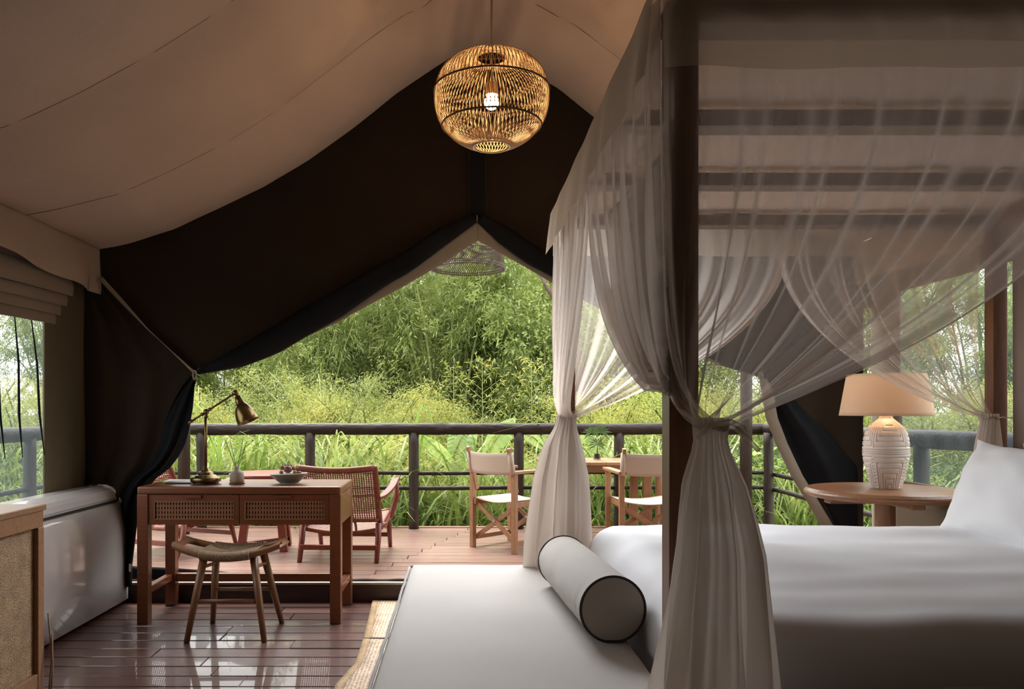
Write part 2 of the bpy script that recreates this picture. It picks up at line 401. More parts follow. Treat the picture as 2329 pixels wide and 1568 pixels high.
# ---- roof liner (ceiling)
GY = 4.95
lin_px = [(225, 565), (262, 559), (300, 551), (400, 523), (500, 477), (600, 425), (700, 363), (800, 290), (900, 212), (1000, 148), (1050, 116), (1085, 104)]
AX = PX(1086, GY)
linL = [(PX(a, GY), EYE - (b - CY) / F * GY) for a, b in lin_px]
prof = linL + [(2 * AX - x, z + (.02 if i < 9 else 0)) for i, (x, z) in reversed(list(enumerate(linL[:-1])))]
prof = [tuple(p) for p in cspline([(a, b) for a, b in prof], 6)] if False else prof
def prof_at(u):
    k = u * (len(prof) - 1); i = min(int(k), len(prof) - 2); t = k - i
    return prof[i][0] + (prof[i + 1][0] - prof[i][0]) * t, prof[i][1] + (prof[i + 1][1] - prof[i][1]) * t
BAT = [4.95, 4.12, 3.12, 2.1, 1.1, .1, -1.3]
def liner(u, v):
    Y = 4.95 - 6.25 * v
    x, z = prof_at(u)
    rel = min(1, abs(x - AX) / 2.35)
    for a, b in zip(BAT, BAT[1:]):
        if b <= Y <= a: t = (a - Y) / (a - b); break
    slack = math.sin(PI * t) ** .8 if 0 < t < 1 else 0
    wgt = (1 - rel ** 4) * (.35 + .65 * min(1, rel * 3))
    z -= .075 * slack * wgt
    # long soft folds that fan out from the ridge, strongest close to the gable
    z += .018 * math.sin((Y * 5.2 + x * 3.1)) * wgt * .6 + .012 * nz(x * 1.6, Y * 2.2) 
    if Y > 3.3:
        g = math.exp(-((x - AX) / .28) ** 2) * min(1, (4.95 - Y) * 4) 
        z -= g * .035 * (1 + math.sin((x - AX) * 34 + (Y - 4.2) * 4))
    return (x, Y, z)
lo = MB().grid(liner, 150, 150).build('ceiling', M['liner'], kind='structure', smooth=True)
for by in (4.12, 3.12, 2.1):
    pts = []
    for k in range(61):
        u = k / 60; v = (4.95 - by) / 6.25; q = liner(u, v); pts.append((q[0], q[1], q[2] - .002))
    MB().tube(pts, .0016, 4).build('seam', M['seam'], lo)

# unseen fly sheet over the liner, added to stop sky light leaking in
def fly(u, v):
    x, z = prof_at(u); rel = (x - AX) / 2.35
    return (AX + rel * 2.75, 5.30 - 6.9 * v, z + .30 - .10 * abs(rel))
MB().grid(fly, 40, 20).build('flysheet_light_block', M['canvas_olive'], lo, smooth=True, solid=.004)

# ---- side walls of canvas with mesh windows
def wallstrip(name, X, y0, y1, z0, z1, m_, sgn, wob=.012):
    def f(u, v):
        Y = y0 + (y1 - y0) * u; z = z0 + (z1 - z0) * v
        return (X + wob * nz(Y * 2.2, z * 1.2, X), Y, z)
    return MB().grid(f, 40, 30).build(name, m_, kind='structure', smooth=True, solid=.004)
EZ = 2.215
XL = -2.36
# left wall: solid around the window opening Y 2.2..4.46, z .55..1.78
lw_ = MB()
def sub(mb, X, y0, y1, z0, z1, nu=24, nv=16):
    def f(u, v):
        Y = y0 + (y1 - y0) * u; z = z0 + (z1 - z0) * v
        return (X + .010 * nz(Y * 2.2, z * 1.2, X), Y, z)
    mb.grid(f, nu, nv)
sub(lw_, XL, 4.46, 4.99, 0, 2.4); sub(lw_, XL, 2.4, 4.46, 0, .5); sub(lw_, XL, 2.4, 4.46, 1.82, 2.4); sub(lw_, XL, -1.3, 2.4, 0, 2.4)
wl = lw_.build('wall_left', M['canvas_olive'], kind='structure', smooth=True, solid=.004)
def wmesh(X, y0, y1, z0, z1, seed):
    def f(u, v):
        Y = y0 + (y1 - y0) * u; z = z0 + (z1 - z0) * v
        e = math.sin(PI * u) * math.sin(PI * v)
        d = .03 * e * (nz(Y * 7 + z * 2, z * 1.0, seed) + .6 * math.sin(Y * 38 - z * 9 + 2 * nz(Y * 2, z)) * .35)
        return (X + d, Y, z)
    return MB().grid(f, 90, 50)
win1 = wmesh(XL + .01, 2.4, 4.47, .5, 1.83, 1).build('window_1', M['gauze_window'], kind='structure', smooth=True)
MB().box(XL + .004, XL + .016, 4.45, 4.53, .48, 1.84).build('window_binding', M['canvas_olive'], win1, bevel=.002)
for a0, a1, yy in ((4.12, 4.2, 0), (4.28, 4.42, 0), (3.92, 4.04, 0)):
    q0 = Vector((XL + .03, a0, 1.72)); q1 = Vector((XL + .03, a1, .95))
    MB().tube([q0, q0.lerp(q1, .35) + Vector((0, .015, 0)), q0.lerp(q1, .7) + Vector((0, -.01, 0)), q1], [.003, .006, .007, .002], 5).build('mesh_crease', M['blackmesh'], win1, smooth=True)
XR = 2.585
rw_ = MB()
sub(rw_, XR, 4.65, 4.99, 0, 2.4); sub(rw_, XR, 3.35, 4.65, 0, .79); sub(rw_, XR, 3.35, 4.65, 1.9, 2.4); sub(rw_, XR, -1.3, 3.35, 0, 2.4)
wr = rw_.build('wall_right', M['canvas_cream'], kind='structure', smooth=True, solid=.004)
win2 = wmesh(XR - .012, 3.35, 4.66, .78, 1.91, 4).build('window_2', M['gauze_window'], kind='structure', smooth=True)
MB().box(XR - .02, XR - .006, 3.35, 4.75, .755, .79).build('window_binding', M['canvas_cream'], win2, bevel=.002)
# loose canvas flap below that window, with its hook
def lowflap(u, v):
    Y = 3.3 + 1.35 * u; z = .20 + .50 * v
    return (XR - .035 - .012 * nz(Y * 5, z * 3), Y, z + .01 * math.sin(Y * 6))
fl = MB().grid(lowflap, 40, 12).build('window_flap', M['canvas_cream'], win2, smooth=True, solid=.004)
hk = P(2078, 1160, 4.33); hk.x = XR - .05
MB().tube([hk + Vector((.0, 0, .03)), hk + Vector((-.012, .0, .02)), hk + Vector((-.016, .012, 0)), hk + Vector((-.012, .03, -.012)), hk + Vector((-.008, .035, .005))], .0028, 6).build('wall_hook', M['metal'], win2, smooth=True)
MB().box(-2.36, 2.585, -1.31, -1.29, 0, 3.5).build('wall_front', M['canvas_olive'], kind='structure')

# ---- dark gable wall with the tall A-shaped door opening
WY = 4.99
open_px = [(185, 690), (225, 700), (330, 775), (445, 853), (502, 843), (560, 823), (621, 800), (700, 763), (765, 733), (860, 682), (920, 650), (980, 615), (1040, 577), (1087, 545),
           (1110, 556), (1147, 579), (1205, 612), (1267, 648), (1350, 693), (1450, 745), (1550, 795), (1640, 832), (1728, 858), (1840, 785), (1930, 715), (1965, 700)]
def open_z(x): 
    px = CX + x * F / WY
    return EYE - (lerp_pts(open_px, px) - CY) / F * WY
def top_z(x):
    if x <= prof[0][0]: return prof[0][1] + .02
    if x >= prof[-1][0]: return prof[-1][1] + .02
    return lerp_pts(prof, x) + .12
def gable(u, v):
    x = XL - .02 + (XR - XL + .04) * u
    z0 = open_z(x); z1 = max(top_z(x), z0 + .1); z = z0 + (z1 - z0) * v
    d = .03 * nz(x * 1.3, z * 1.8, 5) + .018 * math.sin((z - .6 * abs(x - AX)) * 7)
    return (x, WY + d * min(1, v * 4) * .8, z)
wb = MB().grid(gable, 200, 30).build('wall_back', M['canvas_dark'], kind='structure', smooth=True, solid=.005)
a = P(1066, 300, WY - .03); b = P(1066, 492, WY - .03)
MB().box(a.x, PX(1104, WY), WY - .045, WY - .03, b.z, 3.2).build('zip_band', M['blackmesh'], wb, bevel=.002)
for xx in (1066, 1104):
    x = PX(xx, WY - .04); MB().box(x - .004, x + .004, WY - .05, WY - .043, b.z, 3.2).build('zip_seam', M['canvas_dark'], wb)
# beige facing along the opening
def ribbon(name, top, bot, Y, m_, parent, n=120, nv=4, bulge=0, yo=0):
    def f(u, v):
        p = Vector(top[0]) ; k = u * (len(top) - 1); i = min(int(k), len(top) - 2); t = k - i
        A = Vector(top[i]).lerp(Vector(top[i + 1]), t); B = Vector(bot[i]).lerp(Vector(bot[i + 1]), t)
        q = A.lerp(B, v); w3 = P(q.x, q.y, Y)
        w3.y += yo - bulge * math.sin(PI * v) * (1 + .4 * nz(u * 9)) + .004 * nz(u * 20, v)
        return w3
    return MB().grid(f, n, nv).build(name, m_, parent, smooth=True, solid=.004)
bl = [(1086, 503), (1000, 563), (920, 622), (860, 655), (765, 712), (700, 748), (640, 783), (575, 815)]
bo = [(1087, 547), (1000, 604), (920, 651), (860, 683), (765, 735), (700, 765), (640, 793), (575, 818)]
ribbon('door_facing', bl, bo, WY - .05, M['trim_beige'], wb)
bl2 = [(1086, 503), (1147, 555), (1205, 597), (1267, 632), (1350, 676), (1450, 728), (1550, 780), (1640, 822)]
bo2 = [(1087, 547), (1147, 581), (1205, 614), (1267, 651), (1350, 696), (1450, 747), (1550, 797), (1640, 834)]
ribbon('door_facing', bl2, bo2, WY - .05, M['trim_beige'], wb)
# small metal hook at the apex
h0 = P(1085, 490, WY - .08); MB().tube([h0, h0 + Vector((0, 0, -.035)), h0 + Vector((.006, -.004, -.042))], .004, 6).build('apex_hook', M['metal'], wb)

# ---- the two rolled doors: black mesh roll along each slope and the leg hanging down at each side
def rolled(name, path, rad, m_, parent, Y, nseg=24):
    pts = cspline([(x, y, 0) for x, y in path], nseg // 3); n = len(pts)
    rr = [lerp_pts([(i / (len(rad) - 1), r) for i, r in enumerate(rad)], k / (n - 1)) for k in range(n)]
    P3 = [P(p.x, p.y, Y) for p in pts]; vs = []; fs = []; m = 14
    for i, (p, r) in enumerate(zip(P3, rr)):
        t = (P3[min(i + 1, n - 1)] - P3[max(i - 1, 0)]).normalized(); nx = Vector((0, 1, 0)); ny = t.cross(nx).normalized()
        for k in range(m):
            a_ = 2 * PI * k / m
            q = r * (1 + .13 * math.sin(3 * a_ + i * .09) + .10 * nz(i * .12, a_))
            vs.append(p + nx * math.cos(a_) * q * .55 + ny * math.sin(a_) * q)
    for i in range(n - 1):
        for k in range(m): fs.append((i * m + k, i * m + (k + 1) % m, (i + 1) * m + (k + 1) % m, (i + 1) * m + k))
    fs += [tuple(range(m))[::-1], tuple(range((n - 1) * m, n * m))]
    return MB().add(vs, fs).build(name, m_, parent, smooth=True)
doorL = empty('tent_door', (PX(330, 4.92), 4.92, .12), 'dark brown canvas tent door tied back beside the white air conditioner', 'tent door', 'canvas doors tied back')
doorR = empty('tent_door', (PX(1850, 4.92), 4.92, .12), 'dark brown canvas tent door tied back behind the round bedside table', 'tent door', 'canvas doors tied back')
rolled('rolled_mesh', [(1080, 494), (1000, 545), (920, 600), (860, 630), (765, 690), (700, 726), (620, 775), (540, 815), (450, 846)], [.03, .055, .06, .07, .08, .085, .08, .06, .02], M['blackmesh'], doorL, 4.92)
rolled('rolled_mesh', [(1092, 494), (1147, 535), (1205, 577), (1267, 612), (1350, 658), (1450, 708), (1550, 760), (1640, 805), (1725, 850)], [.03, .055, .06, .065, .07, .07, .06, .05, .02], M['blackmesh'], doorR, 4.92)
edge_px = [(690, 445), (853, 447), (880, 441), (930, 437), (980, 428), (1010, 420), (1040, 404), (1065, 385), (1090, 352), (1120, 330), (1180, 312), (1240, 305), (1290, 299)]
def legL(u, v):
    py = 642 + (1335 - 642) * v
    xr = lerp_pts(edge_px, py) if py > 853 else 229 + (py - 640) * 1.02
    xl = 184
    px = xl + (xr - xl) * u
    fold = math.sin(u * 17 + 1.5 * math.sin(v * 3)) * .028 + .02 * nz(u * 3, v * 3, 2)
    return P(px, py, 4.93 + fold * (.4 + v))
MB().grid(legL, 90, 70).build('door_leg', M['canvas_dark'], doorL, smooth=True, solid=.004)
# black inner mesh layer that shows on the opening side of the leg
def inL(u, v):
    py = 856 + (1335 - 856) * v
    xr = lerp_pts(edge_px, py) + 1; wdt = 70 * math.sin(min(1, v * 3 + .12) * PI / 2) * (1 - .55 * v)
    px = xr - wdt * (1 - u); return P(px, py, 4.885 + .02 * math.sin(u * 9 + v * 4) )
MB().grid(inL, 24, 60).build('door_mesh', M['blackmesh'], doorL, smooth=True, solid=.004)
edR = [(700, 1712), (855, 1728), (950, 1742), (1010, 1765), (1080, 1798), (1140, 1835), (1205, 1872), (1290, 1890), (1335, 1895)]
def legR(u, v):
    py = 700 + (1335 - 700) * v
    xl = lerp_pts(edR, py) if py > 855 else 1960 - (py - 650) * 1.13
    px = xl + (1963 - xl) * u
    fold = math.sin(u * 12 + 1.2 * math.sin(v * 3)) * .022 + .02 * nz(u * 3, v * 3, 8)
    return P(px, py, 4.93 + fold * (.4 + v))
MB().grid(legR, 70, 60).build('door_leg', M['canvas_dark'], doorR, smooth=True, solid=.004)
def inR(u, v):
    py = 860 + (1335 - 860) * v
    xl = lerp_pts(edR, py) + 20 * min(1, v * 4); wdt = 26 + 130 * math.sin(min(1, v * 1.6) * PI / 2)
    px = min(xl + wdt * u, 1950); return P(px, py, 4.885 + .03 * math.sin(u * 7 + v * 3))
MB().grid(inR, 30, 50).build('door_mesh', M['blackmesh'], doorR, smooth=True, solid=.004)
t_ = [(1730, 862), (1744, 950), (1767, 1010), (1800, 1080), (1837, 1140), (1876, 1205), (1892, 1290)]
ribbon('door_facing', [(x - 3, y) for x, y in t_], [(x + 24, y) for x, y in t_], 4.87, M['trim_beige'], doorR, 60, 4, .01)
# black hem lying across the threshold
hem0 = [(298, 1288), (400, 1293), (500, 1300), (600, 1310), (648, 1315)]; hem1 = [(298, 1318), (400, 1319), (500, 1320), (600, 1319), (648, 1317)]
ribbon('door_hem', hem0, hem1, 5.03, M['blackmesh'], doorL, 50, 4, .01)
z0 = P(296, 1283, 4.86)
MB().box(z0.x - .008, z0.x + .008, z0.y - .004, z0.y + .004, z0.z - .05, z0.z).build('zip_pull', M['metal'], doorL, bevel=.003)
# straps
for nm, dr, s0, s1, wd in (('strap', doorL, (229, 632), (445, 850), 1), ('strap', doorR, (1945, 655), (1728, 853), 1)):
    a_ = P(*s0, 4.87); b_ = P(*s1, 4.86); mid = a_.lerp(b_, .5) + Vector((0, -.015, -.02))
    def st_(u, v):
        p = a_.lerp(mid, u * 2) if u < .5 else mid.lerp(b_, u * 2 - 1)
        wv = .022 * (1 - .6 * abs(u - .45)); tw = .55 + .45 * math.cos(u * 5)
        return p + Vector((wv * (v - .5) * 1.3 * tw, -.01 * abs(tw), wv * (v - .5) * tw))
    MB().grid(st_, 40, 3).build(nm, M['trim_beige'], dr, smooth=True, solid=.003)
    MB().tube([b_ + Vector((.01 * math.cos(k * .9), -.02, .03 * math.sin(k * .9) - .01)) for k in range(8)], .006, 6).build('knot', M['trim_beige'], dr, smooth=True)

# ---- valance along the left eave
def valf(u, v):
    Y = -1.2 + (4.95 + 1.2) * u
    z = EZ + .005 - (.25 + .03 * math.sin(Y * 3.1)) * v - (.04 * max(0, (u - .93) / .07) * v)
    x = -2.277 + .012 + (.03 * math.sin(Y * 10 + 2 * nz(Y * 2)) * v + .05 * v * nz(Y * 3, v)) * .8 + .035 * v
    return (x, Y + (0 if u < .97 else -.04 * v), z)
MB().grid(valf, 220, 14).build('trim_2', M['valance'], kind='structure', smooth=True, solid=.003)
def valr(u, v):
    Y = -1.2 + (4.95 + 1.2) * u; z = EZ + .02 - .25 * v
    return (2 * AX + 2.265 - .03 * math.sin(Y * 10) * v - .03 * v, Y, z)
MB().grid(valr, 160, 10).build('trim_3', M['valance'], kind='structure', smooth=True, solid=.003)

# ---- roman blind folded up above the left window
rb = empty('roman_blind', (XL + .08, 3.6, 1.75), 'taupe roman blind folded up above the mesh window beside the air conditioner', 'blind')
for k in range(4):
    zt = 1.965 - k * .048 + (.0 if k else .0); zb = (1.865, 1.80, 1.745, 1.69)[k]; ye = (4.60, 4.565, 4.53, 4.50)[k]
    dx = .075 - .018 * k
    def ff(u, v, zt=zt, zb=zb, ye=ye, dx=dx, k=k):
        Y = 2.3 + (ye - 2.3) * u; z = 2.02 + (zb - 2.02) * v if k == 0 else zt + (zb - zt) * v
        x = XL + .03 + dx * math.sin(min(1, v * 1.15) * PI * .62) + .006 * nz(Y * 3, k)
        return (x, Y, z - .012 * math.sin(PI * u) + .004 * nz(Y * 4, k * 3))
    MB().grid(ff, 50, 10).build('blind_fold', M['blind'], rb, smooth=True, solid=.004)
MB().box(XL + .01, XL + .05, 2.3, 4.6, 2.0, 2.04).build('head_rail', M['blind'], rb)

# ================================================================== NEAR LEFT: cabinet, air conditioner
cb = empty('cabinet', (-1.95, 2.6, 0), 'wooden cabinet with woven rattan side panel standing beside the air conditioner', 'cabinet')
XF = -1.775; YB = 3.385; CT = .80
MB().box(-2.3, XF, 1.2, YB, CT - .025, CT).build('cabinet_top', M['teak'], cb, bevel=.003)
fr = MB(); fr.box(XF - .04, XF - .008, 1.2, YB - .01, CT - .095, CT - .026); fr.box(XF - .04, XF - .006, YB - .055, YB - .008, 0, CT - .095)
fr.box(XF - .04, XF - .008, 1.2, YB - .055, 0.02, .09)
fr.build('frame', M['teak'], cb, bevel=.003)
MB().box(-2.3, XF - .04, YB - .03, YB - .008, .03, CT - .026).build('back_panel', M['teak_v'], cb)
MB().box(XF - .034, XF - .028, 1.2, YB - .055, .09, CT - .095).build('rattan_panel', M['cane_cab'], cb)
MB().box(-2.3, XF - .05, 1.2, YB - .03, .03, CT - .03).build('body', M['bedpost'], cb)
cc = MB(); cc.tube([(XF + .015, YB - .01, .0), (XF + .02, YB + .0, .12), (XF + .008, YB + .01, .25), (XF + .0, YB + .012, .33)], .0035, 6); cc.tube([(XF + .03, YB - .02, .0), (XF + .03, YB - .01, .10), (XF + .015, YB + .015, .24)], .0035, 6)
tag(cc.build('power_cable', M['rope'], smooth=True, origin=(XF + .02, YB, 0)), 'thin brown cable hanging down beside the rattan cabinet', 'cable')

ac = empty('air_conditioner', (-2.2, 4.3, 0), 'white floor-standing air conditioner with glossy curved front panel', 'air conditioner')
acp = [(-2.08, .03), (-2.08, .42), (-2.086, .50), (-2.100, .58), (-2.116, .635)]
acq = [(-2.123, .655), (-2.145, .695), (-2.175, .722), (-2.215, .737), (-2.30, .738), (-2.335, .72), (-2.335, .03)]
def extrude(mb, pr, y0, y1, cap=True):
    n = len(pr); vs = [(x, y0, z) for x, z in pr] + [(x, y1, z) for x, z in pr]
    fs = [(i, (i + 1) % n, n + (i + 1) % n, n + i) for i in range(n)]
    if cap: fs += [tuple(range(n))[::-1], tuple(range(n, 2 * n))]
    return mb.add(vs, fs)
Y0, Y1 = 3.45, 4.925
extrude(MB(), [(x - .004, z) for x, z in acp] + [(x - .012, z) for x, z in acq], Y0, Y1 - .02).build('body', M['plastic'], ac, bevel=.004)
MB().grid(lambda u, v: (lambda p: (p[0] + .004, Y0 + (Y1 - .03 - Y0) * u, p[1]))(Vector(acp[min(int(v * 4), 3)]).lerp(Vector(acp[min(int(v * 4), 3) + 1]), v * 4 - min(int(v * 4), 3))), 2, 8).build('front_panel', M['plastic'], ac, smooth=True, solid=.006)
extrude(MB(), [(-2.128, .663), (-2.145, .691), (-2.165, .712), (-2.20, .728), (-2.205, .72), (-2.17, .70), (-2.15, .68), (-2.134, .66)], Y0, Y1 - .05).build('outlet_flap', M['plastic'], ac, smooth=False, bevel=.002)
MB().bar((-2.116, Y0, .6475), (-2.116, Y1 - .05, .6475), .012, .012).build('outlet_slot', M['black'], ac)
extrude(MB(), [(x + (.006 if x > -2.3 else 0), z) for x, z in acp] + [(x + .004, z + .004) for x, z in acq], Y1 - .022, Y1).build('side_cover', M['plastic'], ac, bevel=.004)
for yy in (3.6, 4.7): MB().box(-2.28, -2.12, yy, yy + .05, 0, .03).build('foot', M['black'], ac)

# ================================================================== DESK
dk = empty('writing_desk', (-1.25, 4.68, 0), 'reddish wooden writing desk with two cane-fronted drawers in front of the veranda step', 'desk')
dx0, dx1, dy0, dy1, dh = PX(311, 4.44), PX(775, 4.44), 4.44, 4.925, .772
lg = .062
t = MB(); t.box(dx0, dx1, dy0, dy1, dh - .045, dh); t.build('desktop', M['deskwood'], dk, bevel=.010)
for x in (dx0, dx1 - lg):
    for y in (dy0, dy1 - lg): MB().box(x, x + lg, y, y + lg, 0, dh - .044).build('leg', M['deskwood'], dk, bevel=.004)
ap = dh - .215
MB().box(dx0 + .004, dx0 + .03, dy0 + lg, dy1 - lg, ap, dh - .044).build('side_apron', M['deskwood'], dk)
MB().box(dx1 - .03, dx1 - .002, dy0 + lg, dy1 - lg, ap, dh - .044).build('side_apron', M['deskwood'], dk)
MB().box(dx0 + lg, dx1 - lg, dy1 - .04, dy1 - .015, ap, dh - .044).build('rear_apron', M['deskwood'], dk)
MB().box(dx0 + lg, dx1 - lg, dy0 + .03, dy1 - .04, ap + .004, ap + .012).build('drawer_floor', M['deskwood'], dk)
for x in (dx0 + .006, dx1 - .046): MB().box(x, x + .04, dy0 + lg, dy1 - lg, .155, .195).build('stretcher', M['deskwood'], dk, bevel=.003)
MB().box(dx0 + lg, dx1 - lg, dy1 - .05, dy1 - .01, .145, .195).build('stretcher', M['deskwood'], dk, bevel=.003)
mid = (dx0 + dx1) / 2
for k, (a_, b_) in enumerate(((dx0 + lg + .002, mid - .002), (mid + .002, dx1 - lg - .002))):
    z0_, z1_ = ap, dh - .047
    px0, px1, pz0, pz1 = a_ + .03, b_ - .03, z0_ + .03, z1_ - .038
    d = MB(); yf = dy0 + .010
    d.box(a_, b_, yf, yf + .018, pz1, z1_); d.box(a_, b_, yf, yf + .018, z0_, pz0); d.box(a_, px0, yf, yf + .018, pz0, pz1); d.box(px1, b_, yf, yf + .018, pz0, pz1)
    dr = d.build('drawer', M['deskwood'], dk)
    bd = MB(); e = .003
    for q in ((px0, px1, pz0, pz0 + e), (px0, px1, pz1 - e, pz1), (px0, px0 + e, pz0, pz1), (px1 - e, px1, pz0, pz1)): bd.box(q[0], q[1], yf - .003, yf + .004, q[2], q[3])
    bd.build('beading', M['palewood'], dr)
    cn = MB(); nx = 27; nzz = 4; hw = .0052
    for i in range(nx + 1):
        x = px0 + (px1 - px0) * i / nx; cn.box(x - hw, x + hw, yf + .006, yf + .0075, pz0, pz1)
    for j in range(nzz + 1):
        z = pz0 + (pz1 - pz0) * j / nzz; cn.box(px0, px1, yf + .0068, yf + .0085, z - hw, z + hw)
    cw = cn.build('cane_webbing', M['cane_drawer'], dr, kind='stuff')
    MB().box(px0 - .01, px1 + .01, yf + .012, yf + .016, pz0 - .01, pz1 + .01).build('drawer_back', M['gap'], dr)
    hx = a_ + (b_ - a_) * (.50 if k == 0 else .49); MB().box(hx - .045, hx + .045, yf - .014, yf + .002, z1_ - .018, z1_ - .002).build('handle', M['deskwood'], dr, bevel=.002)

# ---- brass desk lamp
LY = 4.62; DT = dh
def SP(px, py): return P(px, py, LY)
lc = SP(468, 1095); lcx = lc.x
dl = empty('desk_lamp', (lcx, LY, DT), 'antique brass desk lamp with a jointed arm and bell shade on the writing desk', 'lamp')
sfac = LY / F
MB().lathe([(.0, 0), (.072, 0), (.074, .012), (.0, .012)], (lcx, LY, DT), 40).build('base_pad', M['black'], dl, smooth=False)
MB().lathe([(.074, .012), (.086, .014), (.087, .034), (.084, .038), (.066, .042), (.06, .050), (.054, .052), (.045, .054), (.043, .066), (.036, .070), (.026, .074), (.022, .086), (.012, .098), (.010, .100), (0, .1)], (lcx, LY, DT), 40).build('base', M['brass'], dl, smooth=True, autos=1)
jn = SP(469, 937)
MB().tube([(lcx, LY, DT + .09), (lcx, LY, jn.z)], .0085, 14).build('pole', M['brass'], dl, smooth=True)
def ball(c, r, n=16):
    return [(max(0, r * math.sin(PI * k / n)), -r * math.cos(PI * k / n)) for k in range(n + 1)]
MB().lathe(ball(0, .017), jn, 18).lathe([(0.0, -.035), (.012, -.035), (.012, -.012), (0, -.012)], jn, 12).build('joint', M['darkbrass'], dl, smooth=True)
e0 = SP(429, 963); e1 = SP(536, 894); dv = (e1 - e0).normalized()
MB().tube([e0, e1], .0058, 12).build('arm', M['darkbrass'], dl, smooth=True)
for a_, b_, r_ in ((e0 - dv * .004, e0 + dv * .03, .009), (jn + dv * .02, jn + dv * .034, .011), (jn - dv * .034, jn - dv * .02, .011), (e1 - dv * .03, e1 - dv * .012, .009)): MB().tube([a_, b_], r_, 10).build('arm_collar', M['darkbrass'], dl, smooth=True)
MB().lathe(ball(0, .018), e1, 18).build('joint', M['darkbrass'], dl, smooth=True)
s0 = SP(541, 905); s1 = SP(563, 954); ax = (s1 - s0).normalized(); ax = (ax + Vector((0, -.05, 0))).normalized()
q = Vector((0, 0, 1)).rotation_difference(ax).to_matrix()
L = (SP(541, 905) - SP(566, 960)).length
prof_s = [(.012, 0), (.016, .0), (.024, .03), (.026, .052), (.031, .056), (.044, .075), (.054, .10), (.060, .13), (.064, .158), (.068, .162), (.064, .160), (.058, .13), (.05, .10), (.028, .06), (0, .055)]
k_ = 1.0
MB().lathe([(r * k_, z * k_) for r, z in prof_s], s0 - ax * .01, 36, q).build('lamp_shade', M['brass'], dl, smooth=True)
MB().tube([e1, s0], .009, 10).build('neck', M['darkbrass'], dl, smooth=True)

# ---- slim black tablet partly under the lamp
tb = MB(); tb.box(PX(383, 4.66), PX(440, 4.66), 4.60, 4.74, DT, DT + .009)
tag(tb.build('notebook', M['black'], bevel=.003, origin=(PX(410, 4.66), 4.67, DT)), 'thin black notebook lying flat on the desk next to the brass lamp base', 'notebook')

# ---- reed diffuser
rx = PX(539, 4.62); ry = 4.62
tag(MB().lathe([(0, 0), (.043, 0), (.047, .004), (.047, .007), (.042, .009), (0, .009)], (rx, ry, DT), 32).build('coaster', M['deskwood'], smooth=False, origin=(rx, ry, DT)), 'small round reddish coaster under the reed diffuser bottle', 'coaster')
rd = empty('reed_diffuser', (rx, ry, DT + .009), 'beige ceramic reed diffuser bottle with dark reeds on the desk', 'diffuser')
MB().lathe([(0, .009), (.040, .009), (.042, .016), (.038, .062), (.034, .070), (.020, .078), (.015, .083), (.015, .101), (.011, .101), (.011, .09), (0, .09)], (rx, ry, DT), 32).build('bottle', M['stoneware'], rd, smooth=True)
for tx, ty, dy in ((511, 1004, .02), (524, 1001, -.01), (551, 1000, .015), (564, 1003, -.02)):
    tp = P(tx, ty, ry); tp.y += dy
    MB().tube([(rx + (tp.x - rx) * .08, ry, DT + .09), tp], .0016, 6).build('reed', M['black'], rd)

# ---- fruit bowl and fruit
bx, by = PX(657, 4.64), 4.64
def bowlf(u, v):
    prof_b = [(.0, .004), (.05, .004), (.056, .0), (.052, .004), (.078, .026), (.100, .048), (.107, .058), (.104, .059), (.094, .048), (.07, .028), (.04, .015), (0, .012)]
    k = v * (len(prof_b) - 1); i = min(int(k), len(prof_b) - 2); t2 = k - i
    r = prof_b[i][0] + (prof_b[i + 1][0] - prof_b[i][0]) * t2; z = prof_b[i][1] + (prof_b[i + 1][1] - prof_b[i][1]) * t2
    a_ = 2 * PI * u; wob = 1 + .05 * math.cos(2 * a_ + .6); 
    return (bx + r * math.cos(a_) * wob, by + r * math.sin(a_) * wob, DT + z * (1 + .07 * math.cos(a_ + .5)))
tag(MB().grid(bowlf, 48, 33).build('fruit_bowl', M['bowl'], smooth=True, origin=(bx, by, DT)), 'shallow grey stoneware bowl holding fruit on the writing desk', 'bowl')
def fruit(name, px, py, Y, r, m_, label, cat, grp, stem=True):
    c = P(px, py, Y); e = empty(name, (c.x, Y, c.z), label, cat, grp)
    mb = MB().lathe([(max(0, r * math.sin(PI * k / 12)), -r * .93 * math.cos(PI * k / 12)) for k in range(13)], c, 20)
    mb.build('skin', m_, e, smooth=True)
    MB().lathe([(0, .9 * r), (r * .35, .86 * r), (r * .4, .95 * r), (r * .12, .98 * r), (r * .1, 1.12 * r), (0, 1.12 * r)], c, 10).build('stem_cap', M['bark'], e, smooth=True)
fruit('mangosteen', 655, 1068, 4.62, .0255, M['fruit_purple'], 'large purple mangosteen at the front of the fruit bowl', 'fruit', None)
for i, (px, py, Y, r, lb) in enumerate(((640, 1075, 4.60, .0125, 'small brown longan directly beside the purple mangosteen on the lamp side'), (643, 1064, 4.64, .016, 'brown longan raised behind the mangosteen on the lamp side'),
        (649, 1060, 4.665, .013, 'brown longan topmost at the back of the fruit bowl'), (671, 1075, 4.60, .0135, 'brown longan beside the mangosteen on the rattan chair side'), (668, 1066, 4.64, .013, 'brown longan just behind the mangosteen on the rattan chair side'),
        (681, 1076, 4.61, .0125, 'brown longan nearest the rim on the rattan chair side'), (660, 1060, 4.67, .013, 'brown longan at the back middle of the fruit bowl'))):
    fruit('longan', px, py, Y, r, M['fruit_brown'], lb, 'fruit', 'longans in the fruit bowl')

